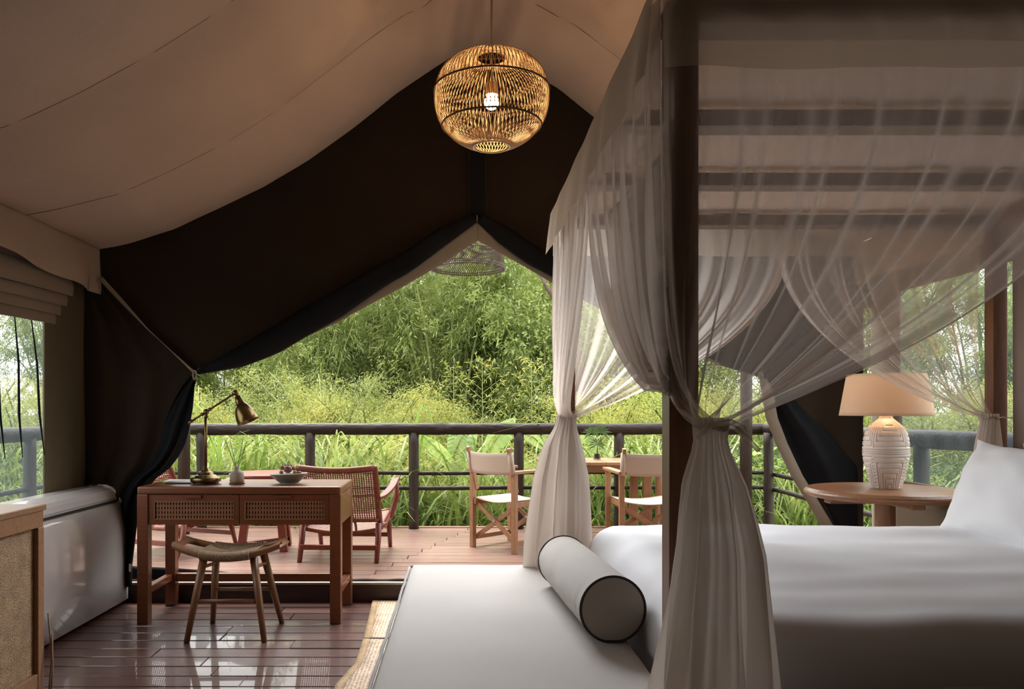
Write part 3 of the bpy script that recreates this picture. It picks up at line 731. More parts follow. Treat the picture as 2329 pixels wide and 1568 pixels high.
# ================================================================== STOOL
so = empty('stool', (PX(528, 4.25), 4.27, 0), 'low saddle-shaped wooden stool with woven cord seat in front of the desk', 'stool')
feet = [P(424, 1463, 4.085), P(601, 1460, 4.10), P(484, 1418, 4.46), P(641, 1417, 4.47)]
for f_ in feet: f_.z = 0
tops = [P(464, 1268, 4.17), P(577, 1268, 4.18), P(492, 1262, 4.40), P(600, 1262, 4.40)]
for f_, t3 in zip(feet, tops):
    MB().tube([f_, f_.lerp(t3, .5), t3], [.0145, .019, .021], 16).build('leg', M['stoolwood'], so, smooth=True)
def on(i, s): return feet[i].lerp(tops[i], s)
for i, j, s in ((0, 1, .48), (2, 3, .50)): MB().tube([on(i, s), on(j, s)], .0105, 12).build('stretcher', M['stoolwood'], so, smooth=True)
for i, j, s in ((0, 2, .88), (1, 3, .88)): MB().tube([on(i, s), on(j, s)], .0095, 12).build('stretcher', M['stoolwood'], so, smooth=True)
scx, scy = PX(527, 4.27), 4.28; SW, SD = .285, .155
def szf(x): return .432 + .55 * (x - scx) ** 2 * 1.25
rails = []
for side in (-1, 1):
    rl = MB()
    def rf(u, v, side=side):
        x = scx - SW + 2 * SW * u; q_ = abs((x - scx) / SW)
        yc = scy + side * (SD - .018 - .045 * q_ ** 3); hw_ = .020 + .010 * q_ ** 4; hz = .017
        a_ = 2 * PI * v; return (x, yc + hw_ * math.copysign(abs(math.cos(a_)) ** .6, math.cos(a_)), szf(x) + hz * math.copysign(abs(math.sin(a_)) ** .6, math.sin(a_)))
    rl.grid(rf, 40, 16); rl.build('seat_rail', M['stoolwood'], so, smooth=True)
for side in (-1, 1):        # the two end boards with their hand slots
    eb = MB()
    def ef(u, v, side=side):
        y = scy - (SD - .05) + 2 * (SD - .05) * u; a_ = 2 * PI * v; q_ = (y - scy) / SD
        xc = scx + side * (SW - .012 - .05 * q_ * q_); return (xc + .03 * math.cos(a_), y, szf(xc) + .012 * math.sin(a_))
    eb.grid(ef, 20, 14); eb.build('seat_end', M['stoolwood'], so, smooth=True)
    eb = MB()
    def ef2(u, v, side=side):
        y = scy - (SD - .03) + 2 * (SD - .03) * u; a_ = 2 * PI * v
        xc = scx + side * (SW * .52); return (xc + .018 * math.cos(a_), y, szf(xc) - .004 + .010 * math.sin(a_))
    eb.grid(ef2, 12, 12); eb.build('seat_crossbar', M['stoolwood'], so, smooth=True)
# woven cord: separate strands wrapped over the long rails, crossing in four triangles
wv = MB(); n = 30; x0_, x1_ = scx - .128, scx + .128
for i in range(n):
    x = x0_ + (x1_ - x0_) * i / (n - 1)
    for side in (-1, 1):
        yc = scy + side * (SD - .018 - .045 * abs((x - scx) / SW) ** 3); z = szf(x); pts = []
        for k in range(9):
            a_ = -PI * .6 + k / 8 * PI * 1.25
            pts.append((x, yc + side * .025 * math.cos(a_), z + .0225 * math.sin(a_)))
        wv.tube(pts, .0047, 5)
        # run inwards
        inner = scy + side * max(.004, .11 * abs(i - (n - 1) / 2) / ((n - 1) / 2) - .0)
        wv.tube([pts[-1], (x, (pts[-1][1] + inner) / 2, z + .008), (x, inner, z - .002)], .0047, 5)
for j in range(22):
    y = scy - .115 + .23 * j / 21; f_ = 1 - abs(j - 10.5) / 10.5
    for side in (-1, 1):
        wv.tube([(scx + side * .150, y, szf(scx + .15) + .008), (scx + side * (.128 * (1 - f_) + .0), y, szf(scx) + .003)], .0047, 5)
wv.build('woven_seat', M['rope'], so, smooth=True, kind='stuff')

# ================================================================== RUG (two mats)
for k, (ya, yb, off, lb) in enumerate(((4.10, 4.93, 0, 'woven seagrass mat beside the daybed, the far one reaching the step'), (2.2, 4.095, -.0, 'woven seagrass mat beside the daybed, the near one at the picture bottom'))):
    rg = empty('seagrass_mat', (-.1, (ya + yb) / 2, 0), lb, 'mat', 'seagrass mats beside the daybed')
    def lx(Y): return lerp_pts([(2.2, -.44), (3.4, -.545), (3.7, -.50), (4.1, -.51), (4.5, -.53), (4.93, -.555)], Y)
    def rgf(u, v, ya=ya, yb=yb):
        Y = ya + (yb - ya) * v; x = lx(Y) + .032 + (.35 - lx(Y)) * u
        return (x, Y, .012 + .003 * nz(x * 4, Y * 4))
    MB().grid(rgf, 20, 24).build('weave', M['seagrass'], rg, smooth=True, solid=.010)
    def rge(u, v, ya=ya, yb=yb):
        Y = ya + (yb - ya) * v; x = lx(Y) + .035 * u; return (x + .003 * nz(Y * 20), Y, .013 + .003 * nz(x * 4, Y * 4))
    MB().grid(rge, 2, 40).build('border', M['seagrass_edge'], rg, smooth=True, solid=.012)
    MB().bar((lx(ya), ya + .004, .014), (.35, ya + .004, .014), .014, .012).build('binding', M['piping'], rg)

# ================================================================== DAYBED + BOLSTER
BZ = .5
dbd = empty('daybed', (.15, 2.4, 0), 'grey linen upholstered daybed bench at the foot of the bed', 'bench')
MB().box(-.20, .50, .9, 3.56, .05, .30).build('base', M['bedpost'], dbd, bevel=.005)
def cushion(mb, x0, x1, y0, y1, z0, z1, r=.03, nx=30, ny=60, puff=.006, seed=0):
    def prm(s):                       # s in 0..1 round the profile
        return s
    def f(u, v):
        # top sheet with rounded edges
        s = (u - .5) * 2; t2 = (v - .5) * 2
        ex = .93; 
        def ed(q, half):
            a_ = abs(q)
            if a_ < .86: return q / .86 * (half - r), 0
            k = (a_ - .86) / .14
            if k < .5: th = k / .5 * PI / 2; return math.copysign(half - r + r * math.sin(th), q), r * (1 - math.cos(th))
            return math.copysign(half, q), r + (z1 - z0 - r) * (k - .5) * 2
        X, dx_ = ed(s, (x1 - x0) / 2); Y, dy_ = ed(t2, (y1 - y0) / 2)
        dz = min(z1 - z0, max(dx_, dy_) if min(dx_, dy_) > r * .99 else math.hypot(dx_, dy_))
        wv_ = puff * nz(X * 3 + seed, Y * 3) if dz < r else 0
        return ((x0 + x1) / 2 + X, (y0 + y1) / 2 + Y, z1 - dz + wv_)
    return mb.grid(f, nx, ny)
cushion(MB(), -.235, .52, .86, 3.60, .29, BZ, .022).build('seat_cushion', M['linen'], dbd, smooth=True)
pp = []
for k in range(41): pp.append((-.236 + .004 * nz(k * .7), .87 + 2.72 * k / 40, BZ - .012 + .003 * nz(k * .5, 4)))
MB().tube(pp, .0055, 8).build('piping', M['graypipe'], dbd, smooth=True)
MB().tube([(-.236, 3.601, BZ - .012), (.2, 3.602, BZ - .012), (.52, 3.601, BZ - .012)], .0055, 8).build('piping', M['graypipe'], dbd, smooth=True)

A = Vector((.456, 2.385, BZ + .1)); B = Vector((.405, 3.15, BZ + .1)); axd = (B - A).normalized(); LB = (B - A).length
bs = empty('bolster', ((A.x + B.x) / 2, (A.y + B.y) / 2, BZ), 'round grey bolster cushion with dark piping lying on the daybed', 'cushion')
side = axd.cross(Vector((0, 0, 1))).normalized(); upv = side.cross(axd).normalized()
RB = .099
def bf(u, v):
    a_ = 2 * PI * u; r = RB * (1 + .012 * math.sin(PI * v)) ; z = math.sin(a_) * r
    r2 = r + .0012 * math.sin(v * 60 + 3 * nz(a_ * 2)) * math.exp(-((v * 5) ** 2)) + .002 * nz(math.cos(a_) * 2, math.sin(a_) * 2, v * 6)
    return A + axd * (LB * v) + side * math.cos(a_) * r2 + upv * max(z, -RB * .97)
MB().grid(bf, 64, 50).build('body', M['bolster'], bs, smooth=True)
for c_, sg in ((A, -1), (B, 1)):
    def ef3(u, v, c_=c_, sg=sg):
        a_ = 2 * PI * u; r = RB * v * .995; return c_ + axd * sg * .010 * (1 - v * v) + side * math.cos(a_) * r + upv * max(math.sin(a_) * r, -RB * .97)
    MB().grid(ef3, 48, 10).build('end_panel', M['bolster_end'], bs, smooth=True)
    MB().tube([c_ + side * math.cos(k * PI / 24) * RB + upv * max(math.sin(k * PI / 24) * RB, -RB * .97) for k in range(48)], .0042, 6, closed=True).build('piping', M['piping'], bs, smooth=True)

# ================================================================== BED with canopy frame
PXN, PYN, PYF, PXR = .480, 1.74, 3.60, 2.43
CZ = 2.063; PW = .032
bed = empty('canopy_bed', (1.45, 2.67, 0), 'wooden four-poster canopy bed dressed in white between the tent walls', 'bed')
for x, y in ((PXN, PYN), (PXN, PYF), (PXR, PYN), (PXR, PYF)):
    MB().box(x - PW, x + PW, y - PW, y + PW, 0, CZ + .03).build('post', M['bedpost'], bed, bevel=.003)
for y in (PYN, 2.355, 2.97, PYF):
    MB().box(PXN - PW, PXR + PW, y - .042, y + .042, CZ - .03, CZ + .018).build('canopy_slat', M['slat'], bed, bevel=.002)
for x in (PXN, PXR): MB().box(x - PW, x + PW, PYN, PYF, CZ - .02, CZ + .03).build('canopy_rail', M['bedpost'], bed, bevel=.002)
for y in (PYN, PYF): MB().box(PXN, PXR, y - .03, y + .03, .22, .40).build('side_rail', M['bedpost'], bed, bevel=.004)
for x in (PXN + .02, PXR): MB().box(x - .03, x + .03, PYN, PYF, .22, .42).build('end_rail', M['bedpost'], bed, bevel=.004)
MB().box(PXN + .1, PXR - .02, PYN + .06, PYF - .04, .36, .60).build('mattress', M['sheet'], bed, bevel=.04)
MB().tube([(PXR - .02, PYN, .985), (PXR - .02, PYF - .02, .985)], .035, 14).build('headboard_rail', M['bedpost'], bed, smooth=True)
MB().box(PXR - .01, PXR + .03, PYN, PYF, .4, .95).build('headboard', M['bedpost'], bed)
# duvet
DTZ = .70
def drape(s, L_, r, h):
    a_ = abs(s)
    if a_ <= L_: return s, 0
    a_ -= L_; q_ = r * PI / 2
    if a_ < q_: th = a_ / r; return math.copysign(L_ + r * math.sin(th), s), r * (1 - math.cos(th))
    return math.copysign(L_ + r, s), r + (a_ - q_)
def duv(u, v):
    x0, x1, y0, y1 = .555, 2.36, 1.80, 3.60
    hx, hy = (x1 - x0) / 2, (y1 - y0) / 2; r = .15; h = .25
    sx_ = (u * 2 - 1) * (hx - r + r * PI / 2 + h); sy_ = (v * 2 - 1) * (hy - r + r * PI / 2 + h)
    X, ax_ = drape(sx_, hx - r, r, h); Y, ay_ = drape(sy_, hy - r, r, h)
    dz = min(math.sqrt(ax_ ** 2 + ay_ ** 2), r + h)
    # pull corners in
    if ax_ > 0 and ay_ > 0:
        k = min(1, min(ax_, ay_) / r); X -= math.copysign(.05 * k, X); Y -= math.copysign(.05 * k, Y)
    Xw, Yw = (x0 + x1) / 2 + X, (y0 + y1) / 2 + Y
    wv_ = .014 * nz(Xw * 1.5, Yw * 2.2, 3) + .009 * nz(Xw * 3.5, Yw * 6, 1)
    ridge = .018 * math.exp(-((Yw - 3.28 + .32 * (Xw - 1.6)) / .09) ** 2) * max(0, min(1, (Xw - 1.5) * 3)) * (1 if ay_ == 0 else 0)
    side_w = .012 * math.sin(Xw * 9 + nz(Yw * 3) * 2) * min(1, max(0, ay_ - .1) * 5)
    return (Xw, Yw - (side_w if Y < 0 else -side_w), DTZ - dz + wv_ + ridge)
MB().grid(duv, 110, 110).build('duvet', M['sheet'], bed, smooth=True)

def pillow(name, base_c, u_ax, v_ax, hw_, hh_, th, label, parent=None, seed=0):
    c = Vector(base_c); U = Vector(u_ax).normalized(); V = Vector(v_ax).normalized(); W = U.cross(V)
    mb = MB()
    for sg in (-1, 1):
        def pf(u, v, sg=sg):
            s = u * 2 - 1; t2 = v * 2 - 1
            e = max(0, (1 - abs(s) ** 2.6)) ** .55 * max(0, (1 - abs(t2) ** 2.6)) ** .55
            pinch = 1 - .10 * (1 - abs(s) ** 4) * abs(t2) ** 3; pinch2 = 1 - .10 * (1 - abs(t2) ** 4) * abs(s) ** 3
            wr_ = .012 * nz(s * 3 + seed, t2 * 3, sg) * (1 - e * .4) + .008 * math.sin(math.atan2(t2 + 1.3, s + 1.4) * 14) * (1 - e)
            return c + U * s * hw_ * pinch2 + V * t2 * hh_ * pinch + W * sg * (th * e + wr_ * (0 if e < .02 else 1))
        mb.grid(pf, 40, 40)
    o = mb.build(name, M['sheet'], None, smooth=True, origin=c)
    tag(o, label, 'pillow', 'white bed pillows'); return o
pillow('bed_pillow', (2.13, 3.03, .865), (.0, 1, .05), (.42, 0.06, .88), .37, .215, .085, 'plump white pillow leaning at the head of the bed, the front one', seed=1)
pillow('bed_pillow', (2.30, 2.95, .85), (0, 1, 0), (.28, 0, .95), .38, .22, .065, 'white pillow standing behind the front pillow against the headboard', seed=7)
pillow('bed_pillow', (2.20, 2.18, .86), (.0, 1, .0), (.42, 0, .88), .36, .215, .085, 'white pillow at the head of the bed nearest the camera', seed=5)

# linen panel hanging on the wall behind the bed head
lp = MB()
def lpf(u, v):
    Y = 1.2 + 2.34 * u; z = 1.03 + .95 * v; return (2.478 + .004 * nz(Y * 5, z * 2), Y, z)
tag(lp.grid(lpf, 40, 20).build('wall_hanging', M['linenpanel'], smooth=True, solid=.025, origin=(2.515, 2.3, 1.03)), 'plain warm grey linen panel hanging on the wall behind the bed head', 'wall hanging')

# ================================================================== MOSQUITO NET
net = empty('mosquito_net', (1.45, 2.67, .02), 'sheer beige mosquito net draped over the four-poster bed and tied at its posts', 'mosquito net')
NX0, NX1, NY0, NY1 = PXN - .055, PXR - .035, PYN - .05, PYF + .05
NZT = CZ + .045; TZ = 1.165
def topf(u, v):
    x = NX0 + (NX1 - NX0) * u; y = NY0 + (NY1 - NY0) * v
    per = min(1, 6 * min(u, 1 - u)) * min(1, 6 * min(v, 1 - v))
    k = (y - PYN) / (PYF - PYN) * 3; sag = math.sin(PI * (k % 1)) if 0 <= k <= 3 else 0
    return (x, y, NZT - .025 * sag * per + .006 * nz(x * 6, y * 3))
MB().grid(topf, 60, 60).build('net_top', M['net'], net, smooth=True)
# valance band round the top edge
def valn(c0, c1, nrm, name='net_valance', hgt=.19):
    c0 = Vector(c0); c1 = Vector(c1); nn = Vector(nrm); L_ = (c1 - c0).length
    def f(u, v):
        p = c0.lerp(c1, u); wv_ = (.004 * math.sin(u * L_ * 17 + 1.5 * nz(u * L_ * 3)) + .004 * nz(u * L_ * 7, v)) * (.35 + v)
        return p + nn * (.014 + wv_ * .8 + .02 * v) + Vector((0, 0, -hgt * v + .004 * nz(u * L_ * 5)))
    MB().grid(f, 90, 6).build(name, M['net_dense'], net, smooth=True)
Z = NZT
valn((NX0, NY0, Z), (NX1, NY0, Z), (0, -1, 0)); valn((NX0, NY1, Z), (NX1, NY1, Z), (0, 1, 0)); valn((NX0, NY0, Z), (NX0, NY1, Z), (-1, 0, 0)); valn((NX1, NY0, Z), (NX1, NY1, Z), (1, 0, 0))
# eight half curtains, each gathered to the tie at its corner
def curtain(corner, tie, dirn, L_, nrm, seed, swing=1.0, gr=.022):
    C0 = Vector(corner); T = Vector(tie); D = Vector(dirn); NN = Vector(nrm)
    rnd = random.Random(seed); ph = rnd.uniform(0, 6)
    nu, nv = 150, 44
    def f(u, v):
        uu = u
        s0_ = uu * L_ 
        p0 = Vector((s0_, Z - .01)); p1 = Vector((s0_ * 1.18, 1.63)); p2 = Vector((s0_ * .42 * swing, 1.245)); p3 = Vector((0, 0))
        t2 = v
        b0, b1, b2, b3 = (1 - t2) ** 3, 3 * t2 * (1 - t2) ** 2, 3 * t2 * t2 * (1 - t2), t2 ** 3
        s = b0 * p0.x + b1 * p1.x + b2 * p2.x; z = b0 * p0.y + b1 * p1.y + b2 * p2.y + b3 * TZ
        base_ = C0 + D * s
        tt = T + D * (gr * math.cos(uu * 19 + ph)) + NN * (.9 * gr * math.sin(uu * 19 + ph))
        k = t2 ** 4.5
        q_ = Vector((base_.x, base_.y, z)).lerp(Vector((tt.x, tt.y, z)) + D * s, k)
        fold = (math.sin(uu * 46 + ph + 1.2 * nz(uu * 5, seed)) * .5 + math.sin(uu * 91 + ph * 2 + 2 * nz(uu * 9, seed + 3)) * .3 + nz(uu * 30, t2 * 2, seed) * .6)
        amp = .006 + .026 * math.sin(PI * min(1, t2 * 1.02)) ** 1 * (.5 + .5 * t2)
        q2 = q_ + NN * fold * amp + D * (.35 * fold * amp) + Vector((0, 0, .012 * nz(uu * 12, t2 * 3, seed) * t2))
        if C0.y < 2.5 and q2.x > PXN - PW - .008 and q2.x < PXN + PW + .01: q2.y = min(q2.y, PYN - PW - .008 - .012 * abs(fold))
        return q2
    MB().grid(f, nu, nv).build('net_curtain', M['net'], net, smooth=True)
    # the doubled hem along the free edge
    def g(u, v):
        p = Vector(f(1 - .035 * (1 - v), u)); return p + NN * .004
    MB().grid(g, 44, 3).build('net_hem', M['net'], net, smooth=True)
TNL = (.518, 1.645, TZ); TFL = (.475, 3.56, TZ); TFR = (2.375, 3.555, TZ); TNR = (2.42, 1.66, TZ)
LX = (NX1 - NX0) / 2; LY_ = (NY1 - NY0) / 2
curtain((NX0, NY0, 0), TNL, (1, 0, 0), LX + .07, (0, -1, 0), 1)
curtain((NX1, NY0, 0), TNR, (-1, 0, 0), LX - .07, (0, -1, 0), 2)
curtain((NX0, NY1, 0), TFL, (1, 0, 0), LX + .07, (0, 1, 0), 3, 1.0, .036)
curtain((NX1, NY1, 0), TFR, (-1, 0, 0), LX - .07, (0, 1, 0), 4)
curtain((NX0, NY0, 0), TNL, (0, 1, 0), LY_, (-1, 0, 0), 5, .8)
curtain((NX0, NY1, 0), TFL, (0, -1, 0), LY_, (-1, 0, 0), 6, .8, .036)
def skirt(tie, shape, seed):
    T = Vector(tie)
    def f(u, v):
        z = TZ + .02 - (TZ + .02) * v; a_ = 2 * PI * u
        rx_, ry_, ox, oy = [lerp_pts([(q_[0], q_[i]) for q_ in shape], -z) for i in (1, 2, 3, 4)]
        fold = 1 + .20 * math.sin(9 * a_ + seed + 2 * nz(v * 2, seed)) * min(1, v * 6) + .10 * math.sin(17 * a_ + seed * 2) + .08 * nz(math.cos(a_) * 3, math.sin(a_) * 3, v * 3 + seed)
        return (T.x + ox + rx_ * fold * math.cos(a_), T.y + oy + ry_ * fold * math.sin(a_), z)
    MB().grid(f, 160, 50).build('net_bundle', M['net_skirt'], net, smooth=True)
    MB().tube([(T.x + .03 * math.cos(k * PI / 10), T.y + .03 * math.sin(k * PI / 10), TZ + .004 * math.sin(k)) for k in range(20)], .006, 8, closed=True).build('tie_band', M['net_dense'], net, smooth=True)
skirt(TNL, [(-1.19, .034, .03, 0, 0), (-1.13, .030, .028, 0.0, 0), (-1.05, .055, .05, .005, 0), (-.9, .078, .06, .01, -.01), (-.6, .108, .075, .0, -.02), (0, .13, .09, -.01, -.03)], 1)
skirt(TFL, [(-1.19, .040, .036, 0, 0), (-1.13, .044, .036, -.008, 0), (-1.05, .075, .06, -.022, 0), (-.9, .105, .07, -.03, .0), (-.6, .125, .08, -.045, .0), (0, .14, .09, -.05, 0)], 3)
skirt(TFR, [(-1.19, .03, .03, 0, 0), (-1.05, .045, .04, -.01, 0), (-.8, .06, .05, -.02, 0), (0, .07, .06, -.02, 0)], 5)
skirt(TNR, [(-1.19, .03, .03, 0, 0), (-1.05, .06, .05, 0, 0), (-.6, .10, .07, 0, 0), (0, .12, .09, 0, 0)], 7)
# the bow and loose cord ends of the near tie
T = Vector(TNL)
MB().tube([T + Vector(p) for p in ((-.045, -.05, -.02), (-.02, -.062, .006), (.02, -.066, .012), (.045, -.06, .0), (.055, -.05, -.022))], .006, 8).tube([T + Vector(p) for p in ((.03, -.062, .0), (.05, -.07, -.02), (.075, -.065, -.045))], .005, 8).build('tie_bow', M['net_dense'], net, smooth=True)
MB().tube([Vector(TFR) + Vector((0, -.02, 0)), (PXR - .0, PYF - .045, TZ + .004), (2.47, PYF - .06, TZ)], .0025, 6).build('tie_cord', M['sheet'], net)

# ================================================================== BEDSIDE TABLE + LAMP
tx, ty, tz = PX(2013, 4.05), 4.05, .80; TR = .385
bt = empty('bedside_table', (tx, ty, 0), 'round wooden pedestal table beside the bed under the lit lamp', 'table')
MB().lathe([(0, -.045), (TR - .03, -.045), (TR - .004, -.030), (TR, -.022), (TR - .004, -.014), (TR - .018, -.002), (TR - .03, 0), (0, 0)], (tx, ty, tz), 72).build('tabletop', M['teak'], bt, bevel=.001)
MB().box(tx - .30, tx + .30, ty - .035, ty + .035, tz - .075, tz - .046).build('crossbar', M['teak'], bt, bevel=.008)
MB().box(tx - .035, tx + .035, ty - .30, ty + .30, tz - .075, tz - .047).build('crossbar', M['teak'], bt, bevel=.008)
MB().lathe([(0, .03), (.052, .03), (.050, .30), (.048, tz - .07), (0, tz - .07)], (tx, ty, 0), 32).build('pedestal', M['teak_v'], bt, smooth=False)
MB().lathe([(0, 0), (.20, 0), (.20, .02), (.19, .03), (0, .035)], (tx, ty, 0), 48).build('foot_plate', M['teak'], bt)
tl = empty('table_lamp', (tx, ty, tz), 'lit table lamp with carved white ceramic base and cream drum shade', 'lamp')
lx0 = PX(2015, ty)
prof_l = [(.066, 0), (.070, .006), (.080, .05), (.096, .11), (.106, .16), (.108, .185), (.107, .21), (.104, .25), (.096, .285), (.080, .315), (.055, .340), (.034, .358), (.028, .375)]
def lampb(u, v):
    z = v * .375; r = lerp_pts([(b_, a_) for a_, b_ in prof_l], z); a_ = 2 * PI * u
    # carved relief: bands of stepped grooves that turn a corner on each of four faces
    sct = (a_ / (PI / 2)) % 1; s = abs(sct - .5) * 2
    if z < .175: w_ = (z / .175) ; sel = max(s, w_); g = sel * 6.5 if s < .93 else z * 60
    elif z < .205: g = z * 100
    else: w_ = (z - .205) / .17; sel = max(s, 1 - w_); g = sel * 6.5
    fr_ = abs((g % 1) - .5) * 2
    r += .0065 * (min(1, (1 - fr_) * 3.2) - .7) * min(1, (.36 - z) * 30 if z > .32 else 1)
    return (lx0 + r * math.cos(a_ + .5), ty + r * math.sin(a_ + .5), tz + z)
MB().grid(lampb, 240, 150).build('lamp_base', M['ceramic'], tl, smooth=True)
MB().lathe([(0, 0), (.066, 0), (.066, .004), (0, .004)], (lx0, ty, tz), 32).lathe([(0, .37), (.028, .37), (.012, .38), (.012, .44), (0, .44)], (lx0, ty, tz), 16).build('lamp_fitting', M['ceramic'], tl)
MB().grid(lambda u, v: (lx0 + (.218 - .036 * v) * math.cos(2 * PI * u), ty + (.218 - .036 * v) * math.sin(2 * PI * u), tz + .373 + .212 * v), 64, 10).build('lamp_shade', M['shade'], tl, smooth=True, solid=.002)
MB().lathe([(max(0, .03 * math.sin(PI * k / 10)), -.03 * math.cos(PI * k / 10)) for k in range(11)], (lx0, ty, tz + .53), 16).build('bulb', M['bulb2'], tl, smooth=True)

# ================================================================== PENDANT over the room
LPY = 3.6; pc = P(1118, 232, LPY)
pl = empty('pendant_lamp', (pc.x, pc.y, pc.z - .2), 'lit round pendant lamp woven of honey rattan rods hanging under the ridge', 'lamp')
pr = [tuple(p)[:2] for p in cspline([(.068, .198, 0), (.150, .192, 0), (.225, .140, 0), (.258, .055, 0), (.258, -.02, 0), (.235, -.09, 0), (.185, -.15, 0), (.125, -.188, 0), (.078, -.203, 0)], 3)]
rods = MB()
for lay, (nn_, tw, dr_) in enumerate(((84, .16, 0), (84, -.16, -.006))):
    for k in range(nn_):
        a0 = 2 * PI * (k + .5 * lay) / nn_
        pts = []
        for i, (r, z) in enumerate(pr):
            t2 = i / (len(pr) - 1); a_ = a0 + tw * math.sin(t2 * PI * 3) * .33 + tw * .5 * t2
            rr_ = r + dr_; pts.append((pc.x + rr_ * math.cos(a_), pc.y + rr_ * math.sin(a_), pc.z + z))
        rods.tube(pts, .0019, 4, caps=False)
rods.build('rattan_rods', M['rattan'], pl, smooth=True, kind='stuff')
for r, z in ((.069, .199), (.2585, .050), (.222, -.108), (.078, -.204)):
    rg_ = MB(); rg_.tube([(pc.x + (r + .004) * math.cos(2 * PI * k / 64), pc.y + (r + .004) * math.sin(2 * PI * k / 64), pc.z + z) for k in range(64)], .0042, 6, closed=True)
    rg_.build('ring', M['rattan_dark'] if abs(z) < .13 else M['rattan'], pl, smooth=True)
MB().tube([(pc.x, pc.y, pc.z + .075), (pc.x, pc.y, 3.50)], .0045, 8).build('cord', M['cord'], pl, smooth=True)
MB().tube([(pc.x - .068, pc.y, pc.z + .197), (pc.x + .068, pc.y, pc.z + .197)], .003, 6).tube([(pc.x, pc.y - .068, pc.z + .197), (pc.x, pc.y + .068, pc.z + .197)], .003, 6).build('cross_wire', M['rattan_dark'], pl)
MB().lathe([(0, .03), (.028, .03), (.028, .085), (.012, .09), (0, .09)], pc, 20).build('socket', M['rattan'], pl, smooth=False)
MB().lathe([(max(0, .033 * math.sin(PI * k / 12)), -.033 * math.cos(PI * k / 12)) for k in range(13)], pc + Vector((0, 0, -.003)), 20).build('bulb', M['bulb'], pl, smooth=True)

# ================================================================== VERANDA: posts, beam, lamp, railing
VY = 6.9
vf = empty('pergola', (0, VY, DZ), 'tall round timber posts and cross beam of the veranda beside the railing', 'pergola')
for x in (PX(1695, VY), PX(417, VY)):
    MB().tube([(x, VY, DZ), (x + .01, VY, 1.2), (x, VY, 2.98)], [.053, .050, .047], 16).build('post', M['logpost'], vf, smooth=True)
MB().tube([(PX(417, VY) - .2, VY, 3.0), (.0, VY, 3.03), (PX(1695, VY) + .2, VY, 3.0)], .055, 14).build('beam', M['logdark'], vf, smooth=True)
vc = P(1065, 612, VY)
vl = empty('veranda_lamp', (vc.x, VY, vc.z), 'unlit drum lamp shade of thin brown rattan rods hanging over the veranda', 'lamp')
rods = MB(); n = 110; TH = .34
for k in range(n):
    a0 = 2 * PI * k / n; pts = []
    for i in range(8):
        t2 = i / 7; a_ = a0 + .10 * math.sin(t2 * 9 + .7) + .05 * t2; r = .315 - .07 * t2 ** 2
        pts.append((vc.x + r * math.cos(a_), VY + r * math.sin(a_), vc.z - .012 + TH * t2))
    rods.tube(pts, .0042, 4, caps=False)
rods.build('rattan_rods', M['rattan_dark'], vl, kind='stuff')
for z, r in ((.018, .315), (.145, .305), (TH - .01, .248), (.0, .316)):
    MB().tube([(vc.x + r * math.cos(2 * PI * k / 48), VY + r * math.sin(2 * PI * k / 48), vc.z + z) for k in range(48)], .0045, 6, closed=True).build('ring', M['rattan_dark'], vl)
MB().tube([(vc.x, VY, vc.z + .2), (vc.x, VY, 3.0)], .005, 6).build('cord', M['cord'], vl)
MB().tube([(vc.x - .248, VY, vc.z + TH - .01), (vc.x + .248, VY, vc.z + TH - .01)], .004, 6).build('cross_wire', M['rattan_dark'], vl)

rl = empty('railing', (0, 7.2, DZ), 'dark log railing with round posts along the edge of the veranda', 'railing')
RY = 7.2; RXL, RXR = -3.14, 2.76
def log(p, q, r, seed, n=26, bow=.012):
    p = Vector(p); q = Vector(q); pts = []; rs = []
    for k in range(n + 1):
        t2 = k / n; v = p.lerp(q, t2); v += Vector((0, nz(t2 * 4, seed) * bow * .4, nz(t2 * 5, seed + 9) * bow)); pts.append(v); rs.append(r * (1 + .10 * nz(t2 * 14, seed, 3)))
    return MB().tube(pts, rs, 14)
log((RXL - .1, RY, 1.03), (-.15, RY, 1.032), .055, 1).build('top_rail', M['logdark'], rl, smooth=True)
log((-.17, RY, 1.034), (RXR + .05, RY, 1.03), .054, 2).build('top_rail', M['logdark'], rl, smooth=True)
log((RXL, RY + .05, 1.03), (RXL, 2.2, 1.03), .055, 3).build('top_rail', M['logdark'], rl, smooth=True)
log((RXR, RY + .05, 1.03), (RXR, 2.9, 1.03), .055, 4).build('top_rail', M['logdark'], rl, smooth=True)
for z, s_ in ((.632, 5), (.495, 8)):
    log((RXL, RY, z), (RXR, RY, z + .004), .019, s_, 40, .012).build('lower_rail', M['logdark'], rl, smooth=True)
    log((RXR, RY, z), (RXR, 2.9, z), .019, s_ + 1, 30, .012).build('lower_rail', M['logdark'], rl, smooth=True)
    log((RXL, RY, z), (RXL, 2.2, z), .019, s_ + 2, 30, .012).build('lower_rail', M['logdark'], rl, smooth=True)
for px in (458, 705, 941, 1180, 1408, 1640):
    x = PX(px, RY); log((x, RY + .01, DZ - .02), (x, RY, 1.0), .046, px, 10, .01).build('post', M['logpost'], rl, smooth=True)
log((PX(1748, 7.0), 7.0, DZ - .02), (PX(1748, 7.0), 7.0, 1.0), .043, 77, 10, .01).build('post', M['logpost'], rl, smooth=True)
for x, ys in ((RXR, (5.9, 4.75, 3.6)), (RXL, (7.15, 5.75, 4.5, 3.2))):
    for y in ys: log((x, y, DZ - .05), (x, y, 1.0), .045, y * 7, 10, .01).build('post', M['logpost'], rl, smooth=True)

